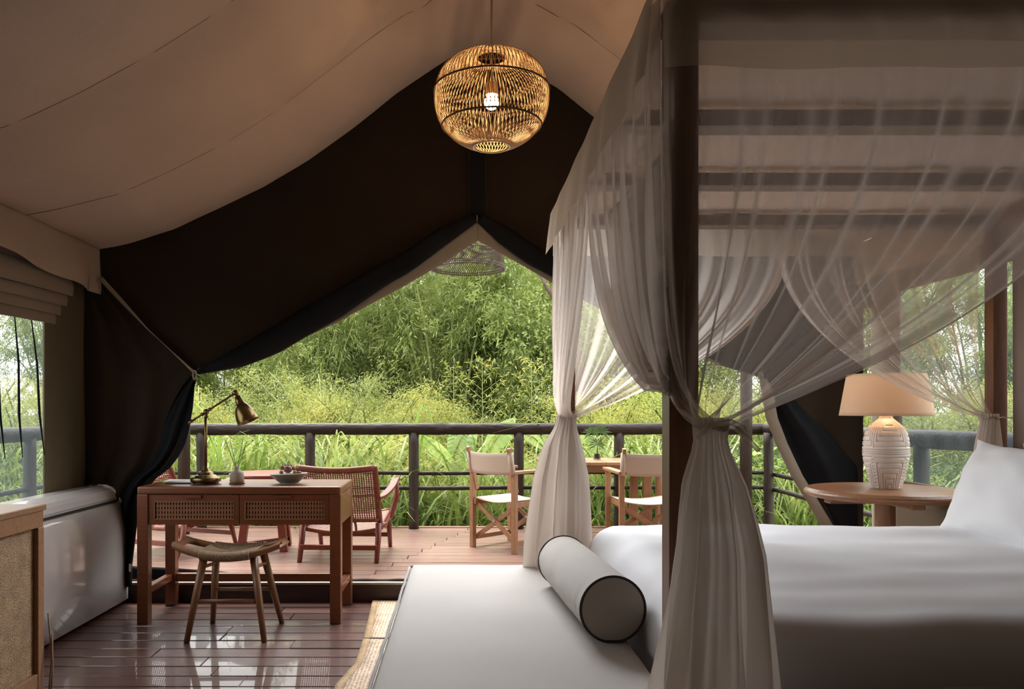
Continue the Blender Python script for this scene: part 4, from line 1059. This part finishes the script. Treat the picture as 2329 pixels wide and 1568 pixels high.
# ================================================================== LOUNGE CHAIRS
def lounge(label):
    c = empty('lounge_chair', (0, 0, 0), label, 'chair', 'red cane lounge chairs on the veranda')
    # local: +Y is forward, origin at floor centre; back leans towards -Y
    W2 = .275
    for s in (-1, 1):
        x = s * W2
        MB().tube([(x, -.34, 0), (x, -.27, .15), (x, -.245, .27)], [.017, .021, .023], 10).build('leg', M['redwood'], c, smooth=True)
        MB().tube([(x, .34, 0), (x, .28, .16), (x, .22, .24)], [.016, .020, .022], 10).build('leg', M['redwood'], c, smooth=True)
        MB().tube([(x, .31, .28), (x, .05, .22), (x, -.22, .245)], [.018, .022, .022], 10).build('side_rail', M['redwood'], c, smooth=True)
        MB().tube([(x, -.17, .22), (x, -.27, .42), (x, -.40, .665), (x, -.41, .69)], [.022, .021, .019, .019], 10).build('back_post', M['redwood'], c, smooth=True)
        # arm sweeping forward and curling down to the front leg
        pts = cspline([(x, -.30, .455), (x + s * .03, -.20, .465), (x + s * .055, 0, .50), (x + s * .06, .22, .545), (x + s * .06, .30, .535)], 5)
        mb = MB()
        for a_, b_ in zip(pts, pts[1:]): mb.bar(a_, Vector(b_) + (Vector(b_) - Vector(a_)) * .12, .052, .022)
        mb.build('arm', M['redwood'], c, bevel=.003)
        MB().tube([(x + s * .06, .27, .53), (x + s * .055, .30, .40), (x + s * .02, .27, .27), (x, .24, .22)], [.016, .022, .024, .02], 10).build('arm_support', M['redwood'], c, smooth=True)
    MB().bar((-W2, .305, .105), (W2, .305, .105), .022, .036).build('stretcher', M['redwood'], c, bevel=.003)
    MB().bar((-W2, -.315, .105), (W2, -.315, .105), .022, .036).build('stretcher', M['redwood'], c, bevel=.003)
    # woven back: curved in plan, real strands
    def bp(u, v):
        x = -W2 + 2 * W2 * u; t2 = v
        y = -.235 - .175 * t2 - .035 * math.sin(PI * u); z = .30 + .375 * t2 - .018 * math.sin(PI * u) * t2
        return Vector((x, y, z))
    wv_ = MB()
    nx_, nz_ = 34, 26
    for i in range(nx_ + 1):
        wv_.tube([bp(i / nx_, k / 8) + Vector((0, .003 * (-1) ** k, 0)) for k in range(9)], .0046, 4, caps=False, flat=.5)
    for j in range(nz_ + 1):
        wv_.tube([bp(k / 12, j / nz_) + Vector((0, -.003, 0)) for k in range(13)], .0044 if j % 13 else .011, 4, caps=False, flat=.8)
    wv_.build('woven_back', M['cane'], c, kind='stuff')
    MB().tube([bp(k / 16, 1.02) for k in range(17)], .019, 10, flat=1).build('top_rail', M['cane'], c, smooth=True)
    MB().tube([bp(k / 16, -.02) for k in range(17)], .017, 10).build('bottom_rail', M['cane'], c, smooth=True)
    def sp(u, v):
        x = -W2 + 2 * W2 * u; y = -.22 + .52 * v
        return Vector((x, y, .225 + .07 * v - .03 * math.sin(PI * u) + .0))
    wv_ = MB()
    for i in range(31): wv_.tube([sp(i / 30, k / 6) for k in range(7)], .0062, 4, caps=False, flat=.5)
    for j in range(27): wv_.tube([sp(k / 10, j / 26) + Vector((0, 0, .003)) for k in range(11)], .0062, 4, caps=False, flat=.5)
    wv_.build('woven_seat', M['cane'], c, kind='stuff')
    MB().tube([sp(k / 14, 0) for k in range(15)], .017, 10).build('seat_rail', M['cane'], c, smooth=True)
    MB().tube([sp(k / 14, 1) for k in range(15)], .017, 10).build('seat_rail', M['cane'], c, smooth=True)
    for x in (-.02, .10):
        MB().grid(lambda u, v, x=x: (x + .018 * (u - .5) + .02 * v, -.285 + .03 * math.sin(v * PI), .31 - .10 * v), 2, 8).build('strap', M['leather'], c, smooth=True, solid=.003)
    return c
lc1 = lounge('red cane lounge chair standing just behind the desk corner, its curved arm in view')
lc1.location = (PX(790, 5.93), 5.93, DZ); lc1.rotation_euler = (0, 0, R(-3))
lc2 = copy_tree(lc1); lc2['label'] = 'red cane lounge chair mostly hidden behind the desk beside the tied-back tent door'
lc2.location = (PX(405, 6.1), 6.12, DZ); lc2.rotation_euler = (0, 0, R(-22))

# ---- round side table between them
rt = empty('side_table', (PX(606, 6.15), 6.15, DZ), 'small round reddish wooden side table between the cane lounge chairs', 'table')
cx_, cy_ = PX(606, 6.15), 6.15; TH = .595
MB().lathe([(0, -.03), (.27, -.03), (.285, -.015), (.28, -.003), (.27, 0), (0, 0)], (cx_, cy_, DZ + TH), 56).build('tabletop', M['redwood'], rt, bevel=.001)
ft = [(-.165, -.12), (.165, -.12), (.13, .17)]
for fx, fy in ft: MB().bar((cx_ + fx, cy_ + fy, DZ), (cx_ + fx * .6, cy_ + fy * .6, DZ + TH - .03), .058, .05).build('leg', M['redwood'], rt, bevel=.004)
for (a_, b_) in ((0, 1), (1, 2), (2, 0)):
    MB().bar((cx_ + ft[a_][0] * .9, cy_ + ft[a_][1] * .9, DZ + .055), (cx_ + ft[b_][0] * .9, cy_ + ft[b_][1] * .9, DZ + .055), .03, .035).build('stretcher', M['redwood'], rt, bevel=.003)

# ================================================================== DIRECTOR CHAIRS
def director(label):
    c = empty('folding_chair', (0, 0, 0), label, 'chair', 'canvas director chairs on the veranda')
    W2, D2 = .225, .215; AZ = .60; SZ = .385
    for s in (-1, 1):
        x = s * W2
        for y in (-D2, D2): MB().box(x - .019, x + .019, y - .019, y + .019, 0, AZ).build('leg', M['palewood'], c, bevel=.003)
        MB().box(x - .032, x + .032, -D2 - .035, D2 + .06, AZ, AZ + .022).build('arm', M['palewood'], c, bevel=.004)
        MB().box(x - .014, x + .014, -D2, D2, .06, .095).build('foot_rail', M['palewood'], c, bevel=.003)
        MB().box(x - s * .03 - .012, x - s * .03 + .012, -D2 - .01, D2 + .02, SZ - .045, SZ + .0).build('seat_rail', M['palewood'], c, bevel=.003)
        MB().bar((x - s * .012, -D2 + .03, SZ + .07), (x - s * .006, -D2 - .055, .795), .026, .036, up=(0, 1, 0)).build('back_post', M['palewood'], c, bevel=.003)
    for y in (-D2 + .03, D2 - .03):
        for s in (-1, 1):
            MB().bar((s * (W2 - .02), y + s * .011, SZ - .03), (-s * (W2 - .01), y + s * .011, .085), .018, .034, up=(0, 0, 1)).build('cross_brace', M['palewood'], c, bevel=.002)
        MB().box(-.012, .012, y - .024, y + .024, .215, .235).build('pivot', M['metal'], c)
    def bf_(u, v):
        x = -W2 - .012 + (2 * W2 + .024) * u; z = .595 + .165 * v
        y = -D2 - .022 - .033 * (z - .6) / .2 - .020 * math.sin(PI * u)
        return (x, y, z - .010 * math.sin(PI * u))
    MB().grid(bf_, 24, 6).build('back_canvas', M['canvas_white'], c, smooth=True, solid=.006)
    for s in (-1, 1):
        MB().tube([(s * (W2 - .004), -D2 - .018 - .033 * (z - .6) / .2, z) for z in (.595, .68, .76)], .021, 10).build('canvas_sleeve', M['canvas_white'], c, smooth=True)
    MB().grid(lambda u, v: (-W2 + .02 + (2 * W2 - .04) * u, -D2 + (2 * D2) * v, SZ + .008 - .022 * math.sin(PI * u)), 20, 8).build('seat_canvas', M['canvas_white'], c, smooth=True, solid=.005)
    return c
d1 = director('wooden director chair with cream canvas, angled, in front of a railing post')
d1.location = (.40, 6.24, DZ); d1.rotation_euler = (0, 0, R(-47))
d2 = copy_tree(d1); d2['label'] = 'wooden director chair with cream canvas seen square from behind, just beyond the bed'
d2.location = (PX(1465, 6.1), 6.13, DZ); d2.rotation_euler = (0, 0, R(3))

# ---- slatted veranda table with a vase of palm leaves
vt = empty('veranda_table', (1.2, 6.75, DZ), 'slatted wooden veranda table carrying a small glass vase', 'table')
tx0, tx1, ty0, ty1, tzz = .66, 1.82, 6.42, 7.08, .777
ns = 9
for k in range(ns):
    a_ = tx0 + (tx1 - tx0) * k / ns; MB().box(a_ + .002, a_ + (tx1 - tx0) / ns - .003, ty0, ty1, tzz - .022, tzz).build('slat', M['palewood'], vt)
ap_ = MB(); ap_.box(tx0 + .05, tx1 - .05, ty0 + .03, ty0 + .05, tzz - .085, tzz - .023); ap_.box(tx0 + .05, tx1 - .05, ty1 - .05, ty1 - .03, tzz - .085, tzz - .023)
ap_.box(tx0 + .03, tx0 + .05, ty0 + .03, ty1 - .03, tzz - .085, tzz - .023); ap_.box(tx1 - .05, tx1 - .03, ty0 + .03, ty1 - .03, tzz - .085, tzz - .023)
ap_.build('apron', M['teak'], vt)
for x in (tx0 + .04, tx1 - .10, (tx0 + tx1) / 2 + .25):
    for y in (ty0 + .05, ty1 - .11): MB().box(x, x + .065, y, y + .065, DZ, tzz - .023).build('leg', M['teak_v'], vt, bevel=.003)
vx, vy = PX(1358, 6.72), 6.72
va = empty('glass_vase', (vx, vy, tzz), 'small clear glass vase standing on the slatted veranda table', 'vase')
MB().lathe([(0, .004), (.026, .004), (.030, .01), (.030, .06), (.020, .095), (.018, .125), (.021, .135), (.019, .135), (.016, .125), (.018, .095), (.027, .06), (.027, .012), (0, .010)], (vx, vy, tzz), 28).build('glass', M['glass'], va, smooth=True)
MB().lathe([(0, .012), (.0255, .013), (.0255, .055), (0, .055)], (vx, vy, tzz), 24).build('water', M['water'], va)
def fan(px, py, Y, R_, lab, tilt, nl=11, seed=0):
    c = P(px, py, Y); e = empty('palm_frond', (c.x, c.y, c.z), lab, 'leaf', 'palm fronds in the vase')
    rnd = random.Random(seed)
    MB().tube([(vx + rnd.uniform(-.008, .008), vy, tzz + .014), (vx + .004, vy, tzz + .12), tuple(c)], .0022, 6).build('stem', G7, e)
    for k in range(nl):
        a_ = R(-25 + 230 * k / (nl - 1)) + tilt; L_ = R_ * rnd.uniform(.85, 1.05)
        d = Vector((math.cos(a_), rnd.uniform(-.45, .25), math.sin(a_))); d.normalize(); s_ = d.cross(Vector((0, 1, 0))).normalized() * .0075
        tip = c + d * L_ + Vector((0, 0, -.012)); md_ = c + d * L_ * .55
        MB().add([c, md_ + s_, tip, md_ - s_, md_ + Vector((0, .004, .0))], [(0, 1, 4), (1, 2, 4), (2, 3, 4), (3, 0, 4)]).build('leaflet', G7, e)
fan(1345, 985, 6.66, .085, 'fan palm frond in the vase, upper one nearer the bed post net', .2, seed=1)
fan(1367, 984, 6.76, .10, 'fan palm frond in the vase, highest and widest one', -.25, seed=2)
fan(1358, 1012, 6.62, .085, 'fan palm frond in the vase, lowest one just above the glass', 0, 10, seed=3)

# ================================================================== VEGETATION
def leaves_mesh(name, C_, D_, L_, W_, m_, rng, up=.3):
    """C_ centres (n,3), D_ directions, L_ lengths, W_ widths -> folded rhombus leaves"""
    n = len(C_)
    D_ = D_ / np.linalg.norm(D_, axis=1, keepdims=True)
    rv = rng.normal(size=(n, 3)); rv[:, 2] += up
    S_ = np.cross(D_, rv); S_ /= np.linalg.norm(S_, axis=1, keepdims=True) + 1e-9
    a_ = C_; b_ = C_ + D_ * (L_ * .45)[:, None] + S_ * (W_ / 2)[:, None]
    c_ = C_ + D_ * L_[:, None]; c_ = c_ - np.array([0, 0, 1]) * (L_ * .12)[:, None]
    d_ = C_ + D_ * (L_ * .45)[:, None] - S_ * (W_ / 2)[:, None]
    V_ = np.stack([a_, b_, c_, d_], 1).reshape(-1, 3)
    me = bpy.data.meshes.new(name); me.vertices.add(4 * n); me.vertices.foreach_set('co', V_.astype(np.float32).ravel())
    me.loops.add(4 * n); me.loops.foreach_set('vertex_index', np.arange(4 * n, dtype=np.int32))
    me.polygons.add(n); me.polygons.foreach_set('loop_start', np.arange(0, 4 * n, 4, dtype=np.int32)); me.polygons.foreach_set('loop_total', np.full(n, 4, dtype=np.int32))
    me.materials.append(m_); me.update(calc_edges=True); return me
def obj(name, me, parent=None, loc=(0, 0, 0)):
    o = bpy.data.objects.new(name, me); col.objects.link(o); o.location = loc
    if parent is not None: o.parent = parent
    return o
def bamboo_parts(seed, H, spread, nculm, nspray, nleaf, mleaf, ll=(.12, .2), lw=.024, droop=1.0, low=.12):
    rng = np.random.default_rng(seed); cul = MB(); Cs = []; Ds = []
    for c in range(nculm):
        a_ = rng.uniform(0, 2 * PI); r0 = rng.uniform(0, .45); h = H * rng.uniform(.72, 1.0); out_ = spread * rng.uniform(.35, 1.0)
        b_ = a_ + rng.uniform(-.5, .5)
        pts = []
        for k in range(9):
            t2 = k / 8; rr_ = r0 + out_ * t2 ** 2.1
            pts.append(np.array([r0 * math.cos(a_) + out_ * t2 ** 2.0 * math.cos(b_), r0 * math.sin(a_) + out_ * t2 ** 2.0 * math.sin(b_), h * (t2 - .16 * droop * t2 ** 4)]))
        cul.tube([tuple(p) for p in pts], [.028 * (1 - .8 * k / 8) + .004 for k in range(9)], 5, caps=False)
        for s_ in range(nspray):
            t2 = low + (1 - low) * rng.uniform() ** .8; k = min(int(t2 * 8), 7); f_ = t2 * 8 - k
            p = pts[k] * (1 - f_) + pts[k + 1] * f_
            d = rng.normal(size=3); d[2] = abs(d[2]) * .3; d /= np.linalg.norm(d); L_ = rng.uniform(.35, 1.0) * (1.15 - .55 * t2)
            m_ = nleaf; tt = rng.uniform(.1, 1, m_)[:, None]
            pos = p + d * L_ * tt + np.array([0, 0, -1]) * (tt ** 2) * L_ * .45 * droop + rng.normal(size=(m_, 3)) * .085
            dd = d * .6 + rng.normal(size=(m_, 3)) * .55 + np.array([0, 0, -.55 * droop])
            Cs.append(pos); Ds.append(dd)
    C_ = np.concatenate(Cs); D_ = np.concatenate(Ds); n = len(C_)
    return leaves_mesh('foliage', C_, D_, rng.uniform(ll[0], ll[1], n), rng.uniform(.7, 1.2, n) * lw, mleaf, rng), cul
def plant_proto(name, seed, mleaf, **kw):
    me, cul = bamboo_parts(seed, mleaf=mleaf, **kw)
    cm = bpy.data.meshes.new('culms'); cm.from_pydata([Vector(v) for v in cul.v], [], cul.f); cm.materials.append(M['culm'])
    return me, cm
pBig = [plant_proto('b', s_, m_, H=6.6, spread=2.1, nculm=26, nspray=17, nleaf=84, ll=(.10, .17), lw=.023) for s_, m_ in ((11, G1), (12, G1), (13, G2))]
pMid = [plant_proto('m', s_, m_, H=3.4, spread=1.5, nculm=26, nspray=26, nleaf=46, ll=(.05, .095), lw=.013, low=.05) for s_, m_ in ((21, G2), (22, G3))]
pLow = [plant_proto('l', s_, m_, H=1.9, spread=1.0, nculm=24, nspray=15, nleaf=40, ll=(.045, .085), lw=.013, low=.0) for s_, m_ in ((31, G3), (32, G2), (33, G6))]
def place(name, proto, X, Y, z, s_, rz, label, cat, group):
    e = empty(name, (X, Y, z), label, cat, group, rz); e.scale = (s_, s_, s_ * random.uniform(.95, 1.05))
    obj('foliage', proto[0], e); obj('culms', proto[1], e); return e
rnd = random.Random(5)
GZ = -.75
# far wall of bamboo
big = [(340, 17.5, 0, .82, 'behind the brass lamp'), (520, 19, 1, .86, 'behind the desk lamp'), (700, 17, 0, .93, 'above the fruit bowl'), (860, 18.5, 1, 1.08, 'rising up the slope of the tent door'), (1010, 17.2, 0, 1.10, 'under the drum lamp shade'),
       (1150, 19.5, 1, 1.22, 'tallest, at the middle of the opening'), (1240, 16.5, 0, 1.02, 'beside the net at the bed foot'), (1420, 18.5, 1, 1.0, 'seen through the net at the bed foot'), (1600, 17, 0, .95, 'seen through the near net'), (1800, 18, 1, .95, 'behind the tied door by the table'),
       (150, 18, 1, .9, 'hidden by the dark tent door'), (-150, 16, 0, .8, 'seen in the mesh window'), (-420, 14, 1, .8, 'far out beyond the mesh window'), (2000, 17, 2, .95, 'behind the bedside lamp'), (2250, 15, 0, .95, 'seen through the mesh window by the bed'), (2600, 14, 1, .9, 'out beyond the bed head'),
       (420, 22, 1, .95, 'far behind the lamp arm'), (760, 21.5, 0, 1.0, 'deep in shade over the fruit bowl'), (1090, 22.5, 0, 1.1, 'deep in shade above the director chair'), (1500, 21.5, 1, 1.0, 'deep in shade behind the near net'), (600, 23, 2, 1.05, 'palest, far off over the desk'), (920, 24, 2, 1.25, 'palest, far off under the tent slope'), (1320, 23, 1, 1.1, 'far off behind the net')]
for px, Y, v, s_, lb in big:
    place('bamboo_clump', pBig[v], PX(px, Y), Y, GZ, s_, rnd.uniform(0, 6), 'tall arching green bamboo clump ' + lb, 'bamboo', 'tall bamboo clumps beyond the veranda')
mid_ = [(455, 12.5, 0, .85, 'behind the lamp arm'), (600, 12.0, 1, .78, 'beside the brass lamp shade'), (740, 13.0, 0, .95, 'above the second railing post'), (840, 12.2, 1, .82, 'between the second and third railing posts'), (960, 12.8, 1, .74, 'above the third railing post'), 
        (1400, 12.5, 1, .80, 'behind the vase'), (1560, 12.5, 0, .85, 'behind the square-set director chair'), (1720, 12, 1, .8, 'at the corner post'), (1880, 12, 0, .9, 'behind the tied door'), (300, 12, 1, .8, 'behind the dark tent door'), (60, 9.5, 0, .8, 'outside the mesh window'), (-60, 12, 1, .9, 'farther outside the mesh window'), (2100, 10.5, 0, .8, 'behind the bedside lamp'), (2300, 9.5, 1, .8, 'outside the mesh window by the bed')]
for px, Y, v, s_, lb in mid_:
    place('bamboo_shrub', pMid[v], PX(px, Y), Y, GZ, s_, rnd.uniform(0, 6), 'feathery yellow-green bamboo shrub ' + lb, 'shrub', 'feathery shrubs beyond the veranda')
low_ = [(480, 9.6, 0, 1.0, 'at the first railing post'), (640, 9.8, 1, .95, 'behind the reeds by the diffuser'), (780, 9.6, 0, 1.05, 'right of the second railing post'), (880, 9.4, 0, .9, 'behind the cane chair arm'), (1010, 9.8, 1, .8, 'behind the angled director chair'), (1130, 10, 0, .85, 'beside the banana leaves'),
        (1260, 9.6, 0, .95, 'behind the bed foot net'), (1400, 9.4, 0, .95, 'under the vase leaves'), (1520, 9.6, 2, 1.0, 'dark one behind the square-set director chair'), (1660, 9.4, 1, .9, 'between the last railing posts'), (1760, 9.0, 2, 1.0, 'dark one beyond the corner post'), (1880, 8.8, 1, .9, 'beyond the tied door'), (330, 9.2, 0, 1, 'behind the tent door'), (2100, 8, 2, .9, 'outside the mesh window by the lamp'), (2290, 7.5, 1, .9, 'outside the window by the bed head'), (90, 7.6, 1, .9, 'just outside the mesh window'), (-50, 8.5, 2, 1., 'low in the mesh window')]
for px, Y, v, s_, lb in low_:
    place('leafy_bush', pLow[v], PX(px, Y), Y, GZ, s_, rnd.uniform(0, 6), 'low fine-leaved bush ' + lb, 'bush', 'low bushes beyond the railing')

# reeds and tall grass right behind the railing: nobody could count them
def reeds(name, n, xr, yr, hr, wr_, seed, m_, label):
    rng = np.random.default_rng(seed); V_ = []; F_ = []; seg = 7
    cl = rng.uniform(xr[0], xr[1], 60); cly = rng.uniform(yr[0], yr[1], 60)
    for i in range(n):
        k = rng.integers(0, 60); x = cl[k] + rng.normal() * .22; y = min(max(cly[k] + rng.normal() * .2, yr[0]), yr[1] + .4); h = rng.uniform(*hr) * (.75 + .25 * math.sin(k * 1.7)); a_ = rng.uniform(0, 2 * PI); ln = rng.uniform(.15, .75) * h
        w_ = rng.uniform(*wr_); sd = np.array([-math.sin(a_ + rng.uniform(-.6, .6)), math.cos(a_), 0]); b0_ = len(V_)
        for s_ in range(seg + 1):
            t2 = s_ / seg; p = np.array([x + math.cos(a_) * ln * t2 ** 2.2, y + math.sin(a_) * ln * t2 ** 2.2, GZ + h * (1.25 * t2 - .55 * t2 ** 3.2)])
            ww = w_ * (1 - t2 ** 2.5) * (.5 + .5 * min(1, t2 * 4)) + .001
            V_.append(p + sd * ww / 2); V_.append(p - sd * ww / 2)
        for s_ in range(seg): q_ = b0_ + 2 * s_; F_.append((q_, q_ + 1, q_ + 3, q_ + 2))
    me = bpy.data.meshes.new(name); me.from_pydata([tuple(v) for v in V_], [], F_); me.materials.append(m_); smooth_mesh(me)
    o = obj(name, me); tag(o, label, 'grass', kind='stuff'); return o
reeds('tall_reeds', 5200, (-5.5, 4.6), (7.55, 8.8), (1.3, 2.55), (.018, .042), 3, G4, 'tall arching green reeds growing right behind the veranda railing')
reeds('meadow_grass', 2600, (-6, 7), (7.5, 12), (.5, 1.1), (.010, .02), 4, G3, 'short yellow-green grass covering the ground behind the railing')
reeds('side_grass', 900, (3.1, 4.6), (3.4, 7.4), (.6, 1.3), (.010, .022), 6, G4, 'green grass growing beside the veranda under the side railing')
# three taller reeds by the lamp
for k, (px, top, Y, lean, lb) in enumerate(((505, 884, 7.9, -.30, 'tall arching reed rising behind the brass lamp arm'), (545, 884, 8.0, .22, 'tall arching reed rising above the brass lamp shade'), (590, 926, 7.8, .20, 'arching reed curling over the railing beside the lamp shade'), (945, 890, 8.3, .35, 'wispy pale reed above the third railing post'))):
    x = PX(px, Y); zt = EYE - (top - CY) / F * Y; e = empty('reed_plant', (x, Y, GZ), lb, 'reed', 'tall reeds above the rail')
    for j in range(3):
        a_ = lean * (1, .7, -.9)[j] + .1 * (j - 1); pts = []
        for s_ in range(13):
            t2 = s_ / 12; h = (zt - GZ) * (1 - .10 * j)
            pts.append(Vector((x + .05 * (j - 1) + a_ * 1.1 * t2 ** 4, Y + .05 * j, GZ + h * (1.30 * t2 - .42 * t2 ** 6 - .10 * t2 ** 12))))
        m_ = MB(); vs = []; 
        for s_, p in enumerate(pts): ww = .019 * (1 - (s_ / 12) ** 3) + .002; vs += [p + Vector((ww, 0, 0)), p + Vector((0, -.008, 0)), p - Vector((ww, 0, 0))]
        fs = []
        for s_ in range(12): q_ = 3 * s_; fs += [(q_, q_ + 1, q_ + 4, q_ + 3), (q_ + 1, q_ + 2, q_ + 5, q_ + 4)]
        m_.add(vs, fs).build('leaf', G8, e, smooth=True)

# banana plants
def banana(X, Y, specs, label):
    e = empty('banana_plant', (X, Y, GZ), label, 'plant', 'banana plants behind the railing')
    MB().tube([(X, Y, GZ), (X, Y, GZ + .9)], [.07, .05], 10).build('stem', G5, e, smooth=True)
    for (bpx, bpy_, tpx, tpy, wd, yo) in specs:
        b_ = P(bpx, bpy_, Y); t2_ = P(tpx, tpy, Y + yo); c0 = Vector((X, Y, GZ + .85))
        ctl = (b_ + t2_) / 2 + Vector((0, -.05, .08)); 
        d = (t2_ - b_); sd = d.cross(Vector((0, 1, 0))).normalized()
        def lf(u, v):
            p = b_ * (1 - u) ** 2 + ctl * 2 * u * (1 - u) + t2_ * u * u
            ww = wd * (math.sin(PI * min(.985, u * .94 + .05)) ** .85) * .33; s_ = (v - .5) * 2
            return p + sd * ww * s_ + Vector((0, -.10 * abs(s_) * ww * 4 * .4 + .008 * math.sin(u * 60), -.02 * abs(s_)))
        lo_ = MB().grid(lf, 30, 8).build('banana_leaf', G5, e, smooth=True)
        MB().tube([c0.lerp(b_, .2), b_, ctl * .5 + (b_ + t2_) * .25, t2_], [.016, .012, .008, .003], 6).build('midrib', M['culm'], lo_, smooth=True) if False else MB().tube([c0, b_, ctl * .5 + (b_ + t2_) * .25 + Vector((0, -.01, 0)), t2_], [.016, .012, .007, .003], 6).build('midrib', G3, e, smooth=True)
banana(PX(1040, 9.0), 9.0, [(1045, 1085, 955, 985, .26, -.2), (1035, 1070, 1028, 975, .22, .2), (1030, 1040, 1065, 975, .2, .1), (1050, 1080, 1085, 968, .2, .3)], 'banana plant with pale drooping leaves behind the angled director chair')
banana(PX(1115, 8.8), 8.8, [(1095, 1050, 1172, 948, .36, .1), (1100, 1115, 1028, 1048, .34, -.1), (1130, 1060, 1150, 1120, .25, -.2)], 'banana plant with a bright upright leaf crossing the railing')
banana(PX(1235, 9.2), 9.2, [(1240, 1020, 1185, 985, .2, 0), (1250, 1020, 1240, 975, .2, 0), (1290, 1030, 1345, 965, .25, 0), (1330, 1070, 1345, 985, .2, 0)], 'banana plant with yellowish leaves showing beside the bed foot net')

# slender young shoots with side twigs
for k, (px, top, Y, lb) in enumerate(((1095, 815, 11.0, 'slender yellow bamboo shoot standing above the angled director chair'), (1207, 815, 11.4, 'slender yellow bamboo shoot next to the bed foot net'), (1030, 830, 12.5, 'faint thin bamboo shoot left of the two tall ones'))):
    x = PX(px, Y); zt = EYE - (top - CY) / F * Y; e = empty('bamboo_shoot', (x, Y, GZ), lb, 'shoot', 'young bamboo shoots')
    r_ = random.Random(k + 3)
    MB().tube([(x, Y, GZ), (x + .02, Y, (GZ + zt) / 2), (x + .01, Y, zt)], [.012, .008, .003], 6).build('culm', G3, e, smooth=True)
    tw = MB(); Cs = []; Ds = []
    for j in range(26):
        z = GZ + (zt - GZ) * (.42 + .57 * j / 26); s_ = (-1) ** j; L_ = (.20 + .75 * (1 - j / 26)) * r_.uniform(.6, 1.1); el = R(r_.uniform(35, 60)); az = r_.uniform(-.7, .7)
        tip = Vector((x + s_ * L_ * math.cos(el) * math.cos(az), Y + L_ * math.cos(el) * math.sin(az), z + L_ * math.sin(el)))
        tw.tube([(x, Y, z), tip], [.0035, .0015], 4, caps=False)
        for q_ in range(9):
            p = Vector((x, Y, z)).lerp(tip, r_.uniform(.2, 1)); Cs.append(tuple(p)); Ds.append((r_.gauss(0, 1), r_.gauss(0, .6), r_.gauss(.1, .7)))
    tw.build('twigs', G3, e)
    rng = np.random.default_rng(k); n = len(Cs); me = leaves_mesh('leaves', np.array(Cs), np.array(Ds), rng.uniform(.05, .10, n), np.full(n, .014), G3, rng); obj('leaves', me, e).location = -Vector(e.location)

# broad-leaved tree whose bare branch shows at the net edge
tX, tY = PX(1330, 15.0), 15.0
e = empty('broadleaf_tree', (tX, tY, GZ), 'broad-leaved tree with a bare brown branch beside the top of the bed net', 'tree')
MB().tube([(tX, tY, GZ), (tX - .1, tY, 2.2), (tX - .35, tY, 3.0), tuple(P(1245, 655, tY)), tuple(P(1215, 600, tY))], [.12, .08, .06, .045, .02], 8).build('branch', M['bark'], e, smooth=True)
rng = np.random.default_rng(9); Cs = []; Ds = []
for j in range(60):
    c_ = np.array([tX + rng.normal() * .9, tY + rng.normal() * .6, 3.0 + rng.normal() * 1.0]); m_ = 60
    Cs.append(c_ + rng.normal(size=(m_, 3)) * .22); Ds.append(rng.normal(size=(m_, 3)) + np.array([0, 0, -.3]))
C_ = np.concatenate(Cs); D_ = np.concatenate(Ds); n = len(C_)
me = leaves_mesh('foliage', C_, D_, rng.uniform(.07, .12, n), rng.uniform(.03, .05, n), G1, rng); obj('foliage', me, e).location = -Vector(e.location)
# big-leaved yellow vine at the corner post
e = empty('broadleaf_shrub', (PX(1735, 8.3), 8.3, GZ), 'shrub with broad yellow-green leaves beyond the corner post of the railing', 'shrub')
for j in range(26):
    c_ = P(random.uniform(1700, 1790), random.uniform(1000, 1085), 8.3 + random.uniform(-.3, .3)); r_ = random.uniform(.04, .075); d = Vector((random.gauss(0, 1), random.gauss(-.5, .4), random.gauss(0, .5))).normalized(); s_ = d.cross(Vector((0, .6, .8))).normalized()
    pts = [c_ - d * r_, c_ - d * r_ * .5 + s_ * r_ * .8, c_ + s_ * r_ * .9 + d * r_ * .1, c_ + d * r_ * 1.3, c_ - s_ * r_ * .9 + d * r_ * .1, c_ - d * r_ * .5 - s_ * r_ * .8, c_ + Vector((0, .01, -.01))]
    MB().add(pts, [(i, (i + 1) % 6, 6) for i in range(6)]).build('broad_leaf', G5, e)
MB().tube([(PX(1735, 8.3), 8.3, GZ), tuple(P(1745, 1010, 8.3))], [.02, .008], 6).build('stem', M['culm'], e)
